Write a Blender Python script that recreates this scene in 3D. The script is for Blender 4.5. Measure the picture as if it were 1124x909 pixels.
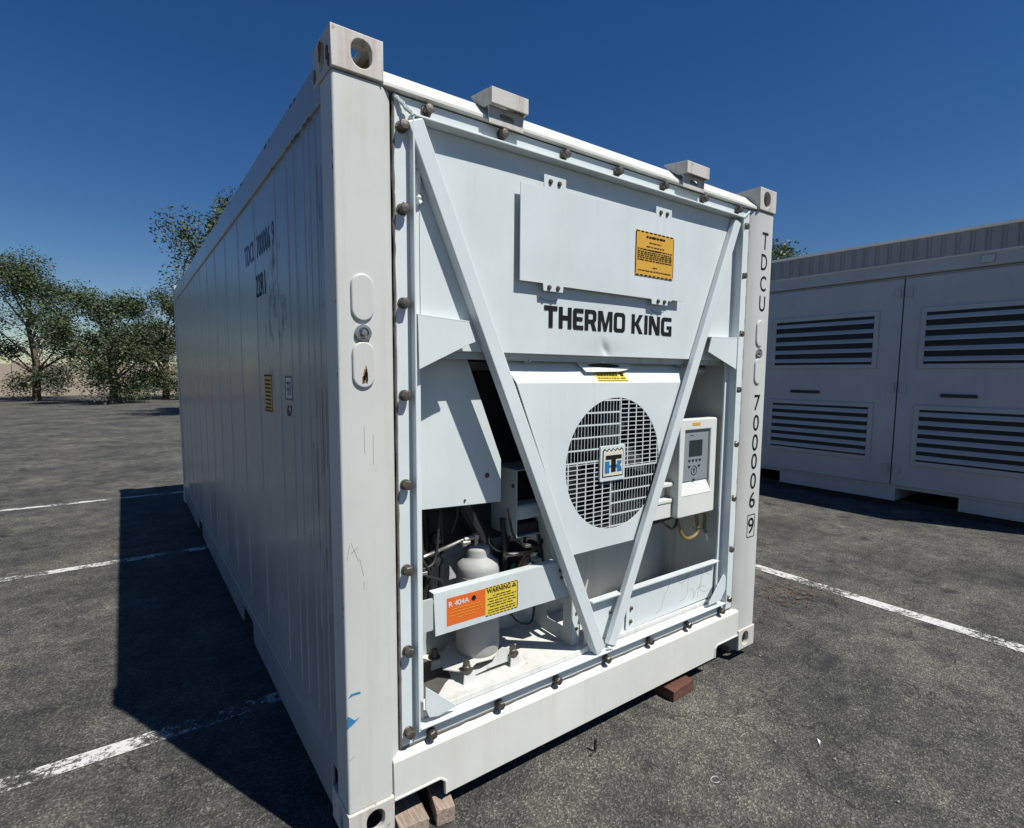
import bpy, bmesh, math, random
from mathutils import Vector, Matrix
random.seed(7)
for o in list(bpy.data.objects): bpy.data.objects.remove(o)
SC = bpy.context.scene
COL = SC.collection
R = math.radians

# ------------------------------------------------------------------ camera
cd = bpy.data.cameras.new('camera'); cam = bpy.data.objects.new('camera', cd); COL.objects.link(cam)
cd.sensor_width = 36; cd.lens = 591.576/1124*36; cd.shift_y = 0.01201
cd.clip_start = 0.05; cd.clip_end = 3000
rt = (0.81228495, -0.58321923, 0.00696341); dn = (-0.05067402, -0.08246036, -0.9953052); fw = (0.58105534, 0.80811857, -0.09653537)
cam.matrix_world = Matrix(((rt[0], -dn[0], -fw[0], -0.53228754), (rt[1], -dn[1], -fw[1], -1.65308427), (rt[2], -dn[2], -fw[2], 1.58658864), (0, 0, 0, 1)))
SC.camera = cam
SC.render.resolution_x = 1024; SC.render.resolution_y = 828

# ------------------------------------------------------------------ light
SUN = Vector((.25, -.588, 1.0)).normalized()
w = bpy.data.worlds.new('World'); SC.world = w; w.use_nodes = True
nt = w.node_tree; bg = nt.nodes['Background']
sky = nt.nodes.new('ShaderNodeTexSky'); sky.sky_type = 'NISHITA'; sky.sun_disc = False
sky.sun_elevation = math.asin(SUN.z); sky.sun_rotation = math.atan2(SUN.x, SUN.y)
sky.altitude = 300; sky.air_density = 1.0; sky.dust_density = 0.1; sky.ozone_density = 3.0
hs = nt.nodes.new('ShaderNodeHueSaturation'); hs.inputs['Saturation'].default_value = 1.33; hs.inputs['Hue'].default_value = 0.509
nt.links.new(sky.outputs[0], hs.inputs['Color']); nt.links.new(hs.outputs[0], bg.inputs[0]); bg.inputs[1].default_value = 0.058
sl = bpy.data.lights.new('sun', 'SUN'); sl.energy = 5.0; sl.angle = R(0.53); sl.color = (1, .97, .91)
so = bpy.data.objects.new('sun', sl); COL.objects.link(so); so.rotation_euler = SUN.to_track_quat('Z', 'Y').to_euler()
so.location = (4, -6, 9)
SC.view_settings.view_transform = 'Standard'; SC.view_settings.look = 'None'
SC.view_settings.exposure = 0.26; SC.view_settings.gamma = 1

# ------------------------------------------------------------------ materials
def lerp3(c, k): return tuple(min(1, x*k) for x in c)
def newmat(name):
    m = bpy.data.materials.new(name); m.use_nodes = True
    n = m.node_tree.nodes; return m, n, m.node_tree.links, n['Principled BSDF']
def ramp(n, stops):
    r = n.new('ShaderNodeValToRGB'); e = r.color_ramp.elements
    while len(e) < len(stops): e.new(.5)
    for i, (p, c) in enumerate(stops):
        e[i].position = p; e[i].color = (*c, 1) if len(c) == 3 else c
    return r
def noise(n, l, vec, scale, detail=4, rough=.55):
    t = n.new('ShaderNodeTexNoise'); t.inputs['Scale'].default_value = scale; t.inputs['Detail'].default_value = detail
    t.inputs['Roughness'].default_value = rough
    if vec: l.new(vec, t.inputs['Vector'])
    return t
def mixc(n, l, fac, a, b, mode='MIX'):
    x = n.new('ShaderNodeMix'); x.data_type = 'RGBA'; x.blend_type = mode
    if hasattr(fac, 'links') or hasattr(fac, 'is_linked'): l.new(fac, x.inputs[0])
    else: x.inputs[0].default_value = fac
    for s, v in ((6, a), (7, b)):
        if isinstance(v, tuple): x.inputs[s].default_value = (*v, 1)
        else: l.new(v, x.inputs[s])
    return x.outputs[2]
def paint(name, c, rough=.4, dirt=.35, dirtc=(.30, .26, .21), streak=.5, speck=.0, bump=.15, scale=1.0, spec=.5):
    """weathered enamel: broad tone drift, vertical runs, dust, chips"""
    m, n, l, b = newmat(name)
    tc = n.new('ShaderNodeTexCoord'); geo = n.new('ShaderNodeNewGeometry')
    pos = geo.outputs['Position']
    mp = n.new('ShaderNodeMapping'); l.new(pos, mp.inputs[0]); mp.inputs['Scale'].default_value = (14*scale, 14*scale, .7*scale)
    st = noise(n, l, mp.outputs[0], 1.5, 5, .65)
    sr = ramp(n, [(.52, (0, 0, 0)), (.82, (1, 1, 1))]); l.new(st.outputs[0], sr.inputs[0])
    big = noise(n, l, pos, 1.7*scale, 5, .6)
    br = ramp(n, [(.3, (0, 0, 0)), (.75, (1, 1, 1))]); l.new(big.outputs[0], br.inputs[0])
    base = mixc(n, l, br.outputs[0], lerp3(c, .89), lerp3(c, 1.05))
    f = n.new('ShaderNodeMath'); f.operation = 'MULTIPLY'; l.new(sr.outputs[0], f.inputs[0]); f.inputs[1].default_value = dirt*streak
    base = mixc(n, l, f.outputs[0], base, lerp3(dirtc, 1.2))
    fine = noise(n, l, pos, 60*scale, 6, .75)
    fr = ramp(n, [(.60, (0, 0, 0)), (.74, (1, 1, 1))]); l.new(fine.outputs[0], fr.inputs[0])
    f2 = n.new('ShaderNodeMath'); f2.operation = 'MULTIPLY'; l.new(fr.outputs[0], f2.inputs[0]); f2.inputs[1].default_value = dirt*.35
    base = mixc(n, l, f2.outputs[0], base, dirtc)
    if speck > 0:
        v = noise(n, l, pos, 23, 8, .8); vr = ramp(n, [(.715-speck*.06, (0, 0, 0)), (.735-speck*.06, (1, 1, 1))]); l.new(v.outputs[0], vr.inputs[0])
        base = mixc(n, l, vr.outputs[0], base, (.16, .10, .07))
    l.new(base, b.inputs['Base Color'])
    rr = n.new('ShaderNodeMapRange'); l.new(big.outputs[0], rr.inputs[0]); rr.inputs[3].default_value = rough-.08; rr.inputs[4].default_value = rough+.12
    l.new(rr.outputs[0], b.inputs['Roughness']); b.inputs['Specular IOR Level'].default_value = spec
    bp = n.new('ShaderNodeBump'); bp.inputs['Strength'].default_value = bump; bp.inputs['Distance'].default_value = .004
    b2 = noise(n, l, pos, 9*scale, 6, .6); l.new(b2.outputs[0], bp.inputs['Height']); l.new(bp.outputs[0], b.inputs['Normal'])
    return m
def plain(name, c, rough=.5, metal=0, bump=0, scale=40, var=.25, spec=.5):
    m, n, l, b = newmat(name)
    geo = n.new('ShaderNodeNewGeometry'); t = noise(n, l, geo.outputs['Position'], scale, 5, .6)
    col = mixc(n, l, t.outputs[0], lerp3(c, 1-var), lerp3(c, 1+var))
    l.new(col, b.inputs['Base Color']); b.inputs['Roughness'].default_value = rough; b.inputs['Metallic'].default_value = metal
    b.inputs['Specular IOR Level'].default_value = spec
    if bump:
        bp = n.new('ShaderNodeBump'); bp.inputs['Strength'].default_value = bump; bp.inputs['Distance'].default_value = .003
        l.new(t.outputs[0], bp.inputs['Height']); l.new(bp.outputs[0], b.inputs['Normal'])
    return m
M = {}
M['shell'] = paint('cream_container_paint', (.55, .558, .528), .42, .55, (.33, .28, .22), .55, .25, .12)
M['side'] = paint('shaded_side_paint', (.33, .35, .36), .22, .5, (.16, .15, .145), .8, .2, .10)  # container white set darker, putting the side's shade into its colour
M['rail'] = paint('rail_paint', (.64, .64, .59), .45, .5, (.42, .32, .22), .5, .5, .12)
M['cast'] = paint('casting_paint', (.53, .51, .47), .65, 1.1, (.22, .15, .10), .8, 1.6, .6)
M['rust'] = paint('rusty_casting_inside', (.22, .14, .085), .85, .8, (.08, .045, .03), .4, .5, .6)
M['unit'] = paint('unit_white_paint', (.60, .648, .645), .40, .42, (.36, .34, .32), .7, .05, .12)
M['frame'] = paint('frame_white_paint', (.625, .672, .67), .36, .2, (.30, .28, .26), .4, .15, .2)
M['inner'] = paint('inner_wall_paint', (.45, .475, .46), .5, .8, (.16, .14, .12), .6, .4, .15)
M['tray'] = paint('floor_tray_paint', (.62, .62, .59), .5, 1.0, (.20, .15, .11), .5, 1.3, .2)
M['ctrl'] = paint('controller_plastic', (.66, .67, .63), .45, .15, (.4, .36, .3), .4, .0, .03)
M['dark'] = plain('dark_recess', (.018, .019, .021), .7)  # near-black colour standing in for the lack of light in gaps and recesses
M['black'] = plain('black_rubber', (.02, .02, .021), .55, bump=.2)
M['ink'] = plain('black_vinyl', (.010, .010, .012), .6, var=.1, spec=.2)
M['navy'] = plain('faded_navy_vinyl', (.03, .05, .11), .5, var=.4, scale=60)
M['gasket'] = plain('old_sealant', (.13, .115, .10), .8, bump=.6, scale=70, var=.5)
M['bolt'] = plain('zinc_bolt', (.15, .13, .11), .45, .75, bump=.5, scale=160, var=.5)
M['washer'] = plain('washer_metal', (.11, .09, .07), .6, .6, bump=.5, scale=160, var=.5)
M['steel'] = plain('bare_steel', (.42, .40, .37), .35, .9, bump=.2, scale=90)
M['brass'] = plain('brass_fitting', (.36, .25, .12), .35, .9)
M['tank'] = plain('tank_grey_paint', (.36, .36, .345), .6, bump=.25, scale=30, var=.12)
M['amber'] = plain('amber_label', (.60, .33, .035), .5, var=.10, scale=8)
M['yellow'] = plain('yellow_label', (.66, .50, .05), .5, var=.10, scale=8)
M['orange'] = plain('orange_label', (.66, .13, .015), .5, var=.08, scale=8)
M['whitelab'] = plain('white_label', (.62, .63, .64), .5, var=.06)
M['cream'] = plain('emblem_cream', (.62, .60, .50), .4, var=.06)
M['blue'] = plain('emblem_blue', (.02, .16, .34), .4, var=.1)
M['greypanel'] = plain('keypad_grey', (.22, .25, .26), .45, var=.06)
M['screen'] = plain('lcd_screen', (.02, .03, .03), .15, var=.3, scale=20)
M['hose'] = plain('yellowed_hose', (.20, .14, .05), .35, var=.4, scale=30)
M['green'] = plain('green_cap', (.02, .25, .17), .4)
M['gen'] = paint('generator_grey_paint', (.47, .47, .48), .5, .4, (.22, .2, .18), .5, .1, .1)
M['clad'] = paint('cladding_paint', (.20, .21, .235), .6, .3, (.10, .1, .1), .5, 0, .1)
M['wood_red'] = None

def woodmat(name, c1, c2, ax):
    m, n, l, b = newmat(name)
    g = n.new('ShaderNodeNewGeometry'); mp = n.new('ShaderNodeMapping'); l.new(g.outputs['Position'], mp.inputs[0])
    mp.inputs['Scale'].default_value = (90, 8, 90) if ax == 'y' else (8, 90, 90)
    t = noise(n, l, mp.outputs[0], 1.0, 6, .7); r = ramp(n, [(.3, c1), (.7, c2)]); l.new(t.outputs[0], r.inputs[0])
    l.new(r.outputs[0], b.inputs['Base Color']); b.inputs['Roughness'].default_value = .85
    bp = n.new('ShaderNodeBump'); bp.inputs['Strength'].default_value = .7; bp.inputs['Distance'].default_value = .003
    l.new(t.outputs[0], bp.inputs['Height']); l.new(bp.outputs[0], b.inputs['Normal']); return m
M['wood_red'] = woodmat('red_brown_timber', (.045, .018, .012), (.16, .065, .04), 'y')
M['wood_pale'] = woodmat('weathered_timber', (.16, .11, .08), (.42, .34, .27), 'y')

def asphalt():
    m, n, l, b = newmat('asphalt')
    g = n.new('ShaderNodeNewGeometry'); pos = g.outputs['Position']
    big = noise(n, l, pos, .9, 6, .6); mid = noise(n, l, pos, 6, 6, .65); fine = noise(n, l, pos, 130, 5, .7)
    br = ramp(n, [(.34, (.050, .0505, .052)), (.5, (.082, .0815, .079)), (.68, (.118, .116, .108))]); l.new(big.outputs[0], br.inputs[0])
    mr = ramp(n, [(.35, (.62, .62, .62)), (.7, (1.35, 1.32, 1.2))]); l.new(mid.outputs[0], mr.inputs[0])
    c = mixc(n, l, 1.0, br.outputs[0], mr.outputs[0], 'MULTIPLY')
    vo = n.new('ShaderNodeTexVoronoi'); vo.inputs['Scale'].default_value = 150; l.new(pos, vo.inputs['Vector'])
    sep = n.new('ShaderNodeSeparateColor'); l.new(vo.outputs['Color'], sep.inputs[0])
    vr = ramp(n, [(0, (.55, .55, .56)), (.55, (.95, .95, .93)), (.86, (1.5, 1.48, 1.42)), (1, (2.5, 2.45, 2.3))]); l.new(sep.outputs[0], vr.inputs[0])
    c = mixc(n, l, 1.0, c, vr.outputs[0], 'MULTIPLY')
    # pale grit and a few oil marks
    gr = noise(n, l, pos, 75, 8, .85); grr = ramp(n, [(.67, (0, 0, 0)), (.72, (1, 1, 1))]); l.new(gr.outputs[0], grr.inputs[0])
    c = mixc(n, l, grr.outputs[0], c, (.22, .215, .195))
    oil = noise(n, l, pos, 2.3, 3, .5); oi = ramp(n, [(.66, (0, 0, 0)), (.71, (.75, .75, .75))]); l.new(oil.outputs[0], oi.inputs[0])
    c = mixc(n, l, oi.outputs[0], c, (.022, .022, .024))
    # hairline cracks
    ds = noise(n, l, pos, 2.2, 5, .6); va = n.new('ShaderNodeVectorMath'); va.operation = 'ADD'; l.new(pos, va.inputs[0])
    vs = n.new('ShaderNodeVectorMath'); vs.operation = 'SCALE'; l.new(ds.outputs['Color'], vs.inputs[0]); vs.inputs['Scale'].default_value = .7; l.new(vs.outputs[0], va.inputs[1])
    ck = n.new('ShaderNodeTexVoronoi'); ck.feature = 'DISTANCE_TO_EDGE'; ck.inputs['Scale'].default_value = .8; l.new(va.outputs[0], ck.inputs['Vector'])
    cr = ramp(n, [(0, (.8, .8, .8)), (.006, (0, 0, 0))]); l.new(ck.outputs['Distance'], cr.inputs[0])
    c = mixc(n, l, cr.outputs[0], c, (.016, .016, .016))
    l.new(c, b.inputs['Base Color']); b.inputs['Roughness'].default_value = .88; b.inputs['Specular IOR Level'].default_value = .3
    ad = n.new('ShaderNodeMath'); l.new(fine.outputs[0], ad.inputs[0]); l.new(vo.outputs['Distance'], ad.inputs[1])
    bp = n.new('ShaderNodeBump'); bp.inputs['Strength'].default_value = .9; bp.inputs['Distance'].default_value = .006
    l.new(ad.outputs[0], bp.inputs['Height']); l.new(bp.outputs[0], b.inputs['Normal'])
    return m
M['asphalt'] = asphalt()
def linemat():
    m, n, l, b = newmat('worn_line_paint')
    g = n.new('ShaderNodeNewGeometry'); pos = g.outputs['Position']
    t = noise(n, l, pos, 38, 8, .8); big = noise(n, l, pos, 2.6, 4, .6); ad = n.new('ShaderNodeMath'); ad.operation = 'MULTIPLY_ADD'; l.new(big.outputs[0], ad.inputs[0]); ad.inputs[1].default_value = .9; l.new(t.outputs[0], ad.inputs[2])
    r = ramp(n, [(.90, (0, 0, 0)), (.98, (1, 1, 1))]); l.new(ad.outputs[0], r.inputs[0])
    l.new(mixc(n, l, t.outputs[0], (.42, .42, .41), (.66, .65, .62)), b.inputs['Base Color'])
    tr = n.new('ShaderNodeBsdfTransparent'); mx = n.new('ShaderNodeMixShader'); l.new(r.outputs[0], mx.inputs[0]); l.new(tr.outputs[0], mx.inputs[1]); l.new(b.outputs[0], mx.inputs[2])
    l.new(mx.outputs[0], n['Material Output'].inputs[0]); b.inputs['Roughness'].default_value = .8
    return m
M['line'] = linemat()
def leafmat(name, c):
    m, n, l, b = newmat(name)
    oi = n.new('ShaderNodeNewGeometry'); t = noise(n, l, oi.outputs['Position'], 1.3, 3)
    l.new(mixc(n, l, t.outputs[0], lerp3(c, .6), lerp3(c, 1.5)), b.inputs['Base Color']); b.inputs['Roughness'].default_value = .6
    return m
M['leaf'] = leafmat('leaves', (.05, .07, .025)); M['bark'] = plain('bark', (.12, .09, .065), .9, bump=.8, scale=12)

# ------------------------------------------------------------------ mesh helpers
def tag(o, label=None, cat=None, group=None, kind=None):
    for k, v in (('label', label), ('category', cat), ('group', group), ('kind', kind)):
        if v: o[k] = v
    return o
def empty(name, loc=(0, 0, 0)):
    o = bpy.data.objects.new(name, None); o.location = loc; o.empty_display_size = .2; COL.objects.link(o); return o
class MB:
    def __init__(s): s.b = bmesh.new()
    def quadbox(s, pts):
        v = [s.b.verts.new(p) for p in pts]
        for f in ((0, 3, 2, 1), (4, 5, 6, 7), (0, 1, 5, 4), (1, 2, 6, 5), (2, 3, 7, 6), (3, 0, 4, 7)): s.b.faces.new([v[i] for i in f])
        return s
    def box(s, x0, x1, y0, y1, z0, z1):
        return s.quadbox([(x0, y0, z0), (x1, y0, z0), (x1, y1, z0), (x0, y1, z0), (x0, y0, z1), (x1, y0, z1), (x1, y1, z1), (x0, y1, z1)])
    def prism(s, poly, axis, a0, a1):
        def mp(p, a): return {'y': (p[0], a, p[1]), 'z': (p[0], p[1], a), 'x': (a, p[0], p[1])}[axis]
        A = [s.b.verts.new(mp(p, a0)) for p in poly]; B = [s.b.verts.new(mp(p, a1)) for p in poly]; k = len(poly)
        for i in range(k): s.b.faces.new((A[i], A[(i+1) % k], B[(i+1) % k], B[i]))
        s.b.faces.new(A[::-1]); s.b.faces.new(B); return s
    def bar(s, p, q, w, d, nrm=(0, -1, 0)):
        """box bar from p to q; w = width across, d = depth along -nrm (front face centred on p,q)"""
        p, q, nr = Vector(p), Vector(q), Vector(nrm); t = (q-p).normalized(); sd = t.cross(nr).normalized()*w/2; back = -nr*d
        return s.quadbox([p-sd, p+sd, p+sd+back, p-sd+back, q-sd, q+sd, q+sd+back, q-sd+back])
    def tube(s, pts, r, k=10, closed=False):
        pts = [Vector(p) for p in pts]; rings = []; n = len(pts); up = None
        for i, p in enumerate(pts):
            a = pts[(i-1) % n] if (closed or i > 0) else p; c = pts[(i+1) % n] if (closed or i < n-1) else p
            t = (c-a).normalized()
            if up is None: up = Vector((0, 0, 1)) if abs(t.z) < .9 else Vector((1, 0, 0))
            u = (up-t*up.dot(t)).normalized(); v = t.cross(u); up = u
            rr = r[i] if isinstance(r, (list, tuple)) else r
            rings.append([s.b.verts.new(p+(u*math.cos(2*math.pi*j/k)+v*math.sin(2*math.pi*j/k))*rr) for j in range(k)])
        for i in range(n if closed else n-1):
            A, B = rings[i], rings[(i+1) % n]
            for j in range(k): s.b.faces.new((A[j], A[(j+1) % k], B[(j+1) % k], B[j]))
        if not closed: s.b.faces.new(rings[0][::-1]); s.b.faces.new(rings[-1])
        return s
    def lathe(s, prof, cen, axis='z', k=32, cap=True):
        rings = []
        for r, h in prof:
            ring = []
            for j in range(k):
                a = 2*math.pi*j/k; c, d = r*math.cos(a), r*math.sin(a)
                p = {'z': (c, d, h), 'y': (c, h, d), 'x': (h, c, d)}[axis]
                ring.append(s.b.verts.new(Vector(cen)+Vector(p)))
            rings.append(ring)
        for A, B in zip(rings, rings[1:]):
            for j in range(k): s.b.faces.new((A[j], A[(j+1) % k], B[(j+1) % k], B[j]))
        if cap: s.b.faces.new(rings[0][::-1]); s.b.faces.new(rings[-1])
        return s
    def mesh(s, me):
        s.b.from_mesh(me); return s
    def build(s, name, mat, parent=None, bevel=0, seg=2, loc=None, smooth=35):
        bmesh.ops.recalc_face_normals(s.b, faces=s.b.faces)
        me = bpy.data.meshes.new(name); s.b.to_mesh(me); s.b.free(); me.materials.append(mat)
        if smooth: me.shade_smooth(); me.set_sharp_from_angle(angle=R(smooth))
        o = bpy.data.objects.new(name, me); COL.objects.link(o)
        if parent: o.parent = parent
        if loc: o.location = loc
        if bevel:
            m = o.modifiers.new('bevel', 'BEVEL'); m.width = bevel; m.segments = seg; m.limit_method = 'ANGLE'; m.angle_limit = R(40); m.harden_normals = True
        return o
AX = {'y': lambda a, b, c: (a, -c, b), 'x': lambda a, b, c: (-c, -a, b), 'z': lambda a, b, c: (a, b, c)}
def curve_mesh(loops, thick, bev=0):
    cu = bpy.data.curves.new('plate', 'CURVE'); cu.dimensions = '2D'; cu.fill_mode = 'BOTH'; cu.extrude = thick/2-bev
    if bev: cu.bevel_depth = bev; cu.bevel_resolution = 2; cu.offset = -bev
    for lp in loops:
        sp = cu.splines.new('POLY'); sp.points.add(len(lp)-1); sp.use_cyclic_u = True
        for i, p in enumerate(lp): sp.points[i].co = (p[0], p[1], 0, 1)
    o = bpy.data.objects.new('tmp', cu); me = bpy.data.meshes.new_from_object(o); bpy.data.objects.remove(o); return me
def plate(name, loops, axis, front, thick, mat, parent, bev=0, smooth=35, mtx=None):
    """flat sheet with holes; its front face lies at y=front (axis y, facing -y), x=front (facing -x) or z=front (facing up)"""
    if axis == 'x': loops = [[(-p[0], p[1]) for p in lp] for lp in loops]
    me = curve_mesh(loops, thick, bev)
    for v in me.vertices:
        a, b, c = v.co; q = AX[axis](a, b, c-thick/2)
        v.co = q
    off = {'y': (0, front, 0), 'x': (front, 0, 0), 'z': (0, 0, front)}[axis]
    for v in me.vertices: v.co += Vector(off)
    if mtx: me.transform(mtx)
    me.materials.clear(); me.materials.append(mat); me.name = name
    if smooth: me.shade_smooth(); me.set_sharp_from_angle(angle=R(smooth))
    o = bpy.data.objects.new(name, me); COL.objects.link(o)
    if parent: o.parent = parent
    return o
def rect(a0, a1, b0, b1): return [(a0, b0), (a1, b0), (a1, b1), (a0, b1)]
def circ(a, b, r, k=32, r2=None): return [(a+r*math.cos(2*math.pi*i/k), b+(r2 or r)*math.sin(2*math.pi*i/k)) for i in range(k)]
def capsule(a, b, w, h, k=10):
    r = w/2; d = h/2-r
    return [(a+r*math.cos(math.pi*i/k), b+d+r*math.sin(math.pi*i/k)) for i in range(k+1)]+[(a+r*math.cos(math.pi+math.pi*i/k), b-d+r*math.sin(math.pi+math.pi*i/k)) for i in range(k+1)]
def rrect(a0, a1, b0, b1, r, k=5):
    o = []
    for cx, cy, s in ((a1-r, b1-r, 0), (a0+r, b1-r, 90), (a0+r, b0+r, 180), (a1-r, b0+r, 270)):
        o += [(cx+r*math.cos(R(s+90*i/k)), cy+r*math.sin(R(s+90*i/k))) for i in range(k+1)]
    return o
def glyphs(s, a0, a1, b0, b1, bold=.0, thick=.0008, spacing=1.0):
    cu = bpy.data.curves.new('t', 'FONT'); cu.body = s; cu.offset = bold; cu.extrude = .01; cu.resolution_u = 4; cu.space_character = spacing
    o = bpy.data.objects.new('tmp', cu); me = bpy.data.meshes.new_from_object(o); bpy.data.objects.remove(o)
    xs = [v.co.x for v in me.vertices]; ys = [v.co.y for v in me.vertices]
    for v in me.vertices:
        v.co.x = a0+(v.co.x-min(xs))/(max(xs)-min(xs))*(a1-a0); v.co.y = b0+(v.co.y-min(ys))/(max(ys)-min(ys))*(b1-b0); v.co.z = v.co.z/.01*thick/2
    return me
def writing(name, items, axis, front, mat, parent, shear=0):
    """items: (string, a0, a1, b0, b1, bold); on axis x, a is measured as -y"""
    mb = MB()
    for it in items:
        me = glyphs(*it[:5], bold=it[5] if len(it) > 5 else 0)
        for v in me.vertices:
            a, b, c = v.co; a += b*shear; v.co = Vector(AX[axis](a, b, c))+Vector({'y': (0, front, 0), 'x': (front, 0, 0)}[axis])
        mb.mesh(me); bpy.data.meshes.remove(me)
    return mb.build(name, mat, parent, smooth=0)
def fine_print(name, a0, a1, rows, h, y, mat, parent, left=False):
    """illegible small print: rows of word-length strokes"""
    mb = MB()
    for z, frac in rows:
        w = (a1-a0)*frac; s = a0 if left else (a0+a1)/2-w/2; x = s
        while x < s+w-.002:
            L = min(random.uniform(.008, .028), s+w-x); mb.box(x, x+L, y-.0012, y-.0002, z-h/2*random.uniform(.6, 1), z+h/2*random.uniform(.6, 1)); x += L+random.uniform(.003, .006)
    return mb.build(name, mat, parent, smooth=0)

# ------------------------------------------------------------------ ground
GZ = -.07
g = MB(); g.b.faces.new([g.b.verts.new(p) for p in ((-900, -900, GZ), (900, -900, GZ), (900, 900, GZ), (-900, 900, GZ))])
tag(g.build('ground', M['asphalt'], smooth=0), kind='structure')
g = MB()
for (x0, x1, y0, y1) in ((3.80, 3.92, -4.5, 5.6), (-5.5, 1.2, 1.11, 1.21), (-5.5, 1.2, 4.01, 4.11), (-5.5, 1.2, 6.91, 7.01), (-5.5, 1.2, -1.79, -1.69)):
    g.b.faces.new([g.b.verts.new((x, y, GZ+.004)) for x, y in ((x0, y0), (x1, y0), (x1, y1), (x0, y1))])
tag(g.build('parking_lines', M['line'], smooth=0), kind='structure')

# ------------------------------------------------------------------ the container
H = 2.591; W = 2.438; L = 6.058
C = empty('reefer_container', (0, 0, 0))
tag(C, 'white refrigerated shipping container with its cooling unit facing out, standing on timber blocks', 'shipping container')
# corner castings
def casting(cx, cy, cz, sx, sy, hole_bottom=False, empty_top=True):
    """cx,cy,cz outer corner; sx,sy = inward directions; box .162 x .178 x .118, open oval holes on end, side and top"""
    t = .026; x0, x1 = sorted((cx, cx+sx*.162)); y0, y1 = sorted((cy, cy+sy*.178)); z0, z1 = cz, cz+.118
    def shell(loops, axis, front, thick): return plate('corner_casting', loops, axis, front, thick, M['cast'], None, bev=.004)
    parts = []
    hx = (x0+x1)/2 - sx*.0 + sx*.02
    # front/back end face with hole
    yo = y0 if sy > 0 else y1-t
    parts.append(shell([rect(x0, x1, z0, z1), capsule((x0+x1)/2+sx*.012, z0+.060, .064, .080)], 'y', yo, t))
    xo = x0 if sx > 0 else x1-t
    yi0, yi1 = (y0+t-.004, y1) if sy > 0 else (y0, y1-t+.004)
    parts.append(shell([rect(yi0, yi1, z0, z1), capsule((y0+y1)/2, z0+.060, .052, .080)], 'x', xo, t))
    xi0, xi1 = (x0+t-.004, x1-.02) if sx > 0 else (x0+.02, x1-t+.004)
    parts.append(shell([rect(xi0, xi1, yi0, y1 if sy > 0 else y1-t), capsule((xi0+xi1)/2, (yi0+yi1)/2, .064, .11)], 'z', z1-.003, t))
    mb = MB()
    for p in parts: mb.mesh(p.data); bpy.data.objects.remove(p)
    wx = x1-.02 if sx > 0 else x0
    mb.box(wx, wx+.02, yi0, yi1, z0+.001, z1-.001)
    wy = y1-.02 if sy > 0 else y0
    mb.box(xi0, xi1, wy, wy+.02, z0+.001, z1-.03)
    o = mb.build('corner_casting', M['cast'], C)
    # rusty lining
    ln = MB()
    e = .0015
    ln.box(wx-(.004 if sx > 0 else -.02), wx+(0-e if sx > 0 else .024), yi0+.01, yi1-.02, z0+.01, z1-.032)
    ln.box(xi0+.005, xi1-.005, wy-(.004 if sy > 0 else -.02), wy+(-e if sy > 0 else .024), z0+.01, z1-.032)
    ln.build('casting_lining', M['rust'], o, smooth=0)
    return o
for z in (0, H-.118):
    casting(0, -.003, z, 1, 1); casting(W, -.003, z, -1, 1); casting(0, L, z, 1, -1); casting(W, L, z, -1, -1)
# corner posts
def post(poly, z0, z1): return MB().prism(poly, 'z', z0, z1).build('corner_post', M['shell'], C, bevel=.008, seg=3)
PF = .006
pl = post([(.003, PF), (.150, PF), (.197, .036), (.197, .09), (.11, .12), (.003, .12)], .1165, H-.1195)
pr_ = post([(W-.003, PF), (W-.003, .12), (W-.11, .12), (W-.197, .09), (W-.197, .036), (W-.150, PF)], .1165, H-.1195)
for a, b in ((.003, .11), (W-.11, W-.003)): MB().box(a, b, L-.12, L-.004, .1165, H-.1195).build('corner_post', M['shell'], C, bevel=.008)
# pressed pads and the ground boss on each front post
for po, cx in ((pl, .083), (pr_, 2.347)):
    for zc in (1.820, 1.612):
        plate('pressed_pad', [capsule(cx, zc, .072, .146)], 'y', PF-.008, .014, M['shell'], po, bev=.005)
    mb = MB().lathe([(.026, 0), (.026, -.012), (.017, -.013), (.015, -.006), (.011, -.006), (.009, -.02), (.001, -.021)], (cx, PF+.003, 1.711), 'y', 24)
    mb.build('ground_boss', M['steel'], po)
mb = MB()
for i in range(26):
    a = random.gauss(0, 1); mb.box(.086+a*.004, .086+a*.004+.003, PF-.0095, PF-.0086, 1.555+random.random()*.035*(1-min(1, abs(a)/2)), 1.575+random.random()*.05*(1-min(1, abs(a)/2.2)))
mb.build('rust_run', plain('rust_stain', (.40, .22, .11), .9, var=.5), pl, smooth=0)
mb = MB()   # blue scrape and dark chips on the left post edge
mb.prism([(.006, .425), (.022, .432), (.048, .452), (.030, .446), (.008, .468), (.004, .45)], 'y', PF-.0008, PF+.0002)
mb.prism([(.010, .528), (.02, .541), (.05, .540), (.052, .532), (.026, .533)], 'y', PF-.0008, PF+.0002)
mb.build('blue_scrape', plain('blue_scuff', (.03, .19, .36), .6, var=.5), pl, smooth=0)
mb = MB()
for (x, z, l_, d) in ((.016, .99, .05, .2), (.055, .98, .07, -.35), (.07, .93, .06, -.2), (.07, .88, .03, .05), (.11, 1.29, .10, .01), (.082, 1.33, .09, -.01), (.01, .31, .02, 1), (.03, 1.01, .03, .9)):
    mb.bar((x, PF-.0004, z), (x+math.sin(d)*l_, PF-.0004, z+math.cos(d)*l_), .0009, .001)
tag(mb.build('scratches', M['gasket'], pl, smooth=0), kind='stuff')
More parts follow.
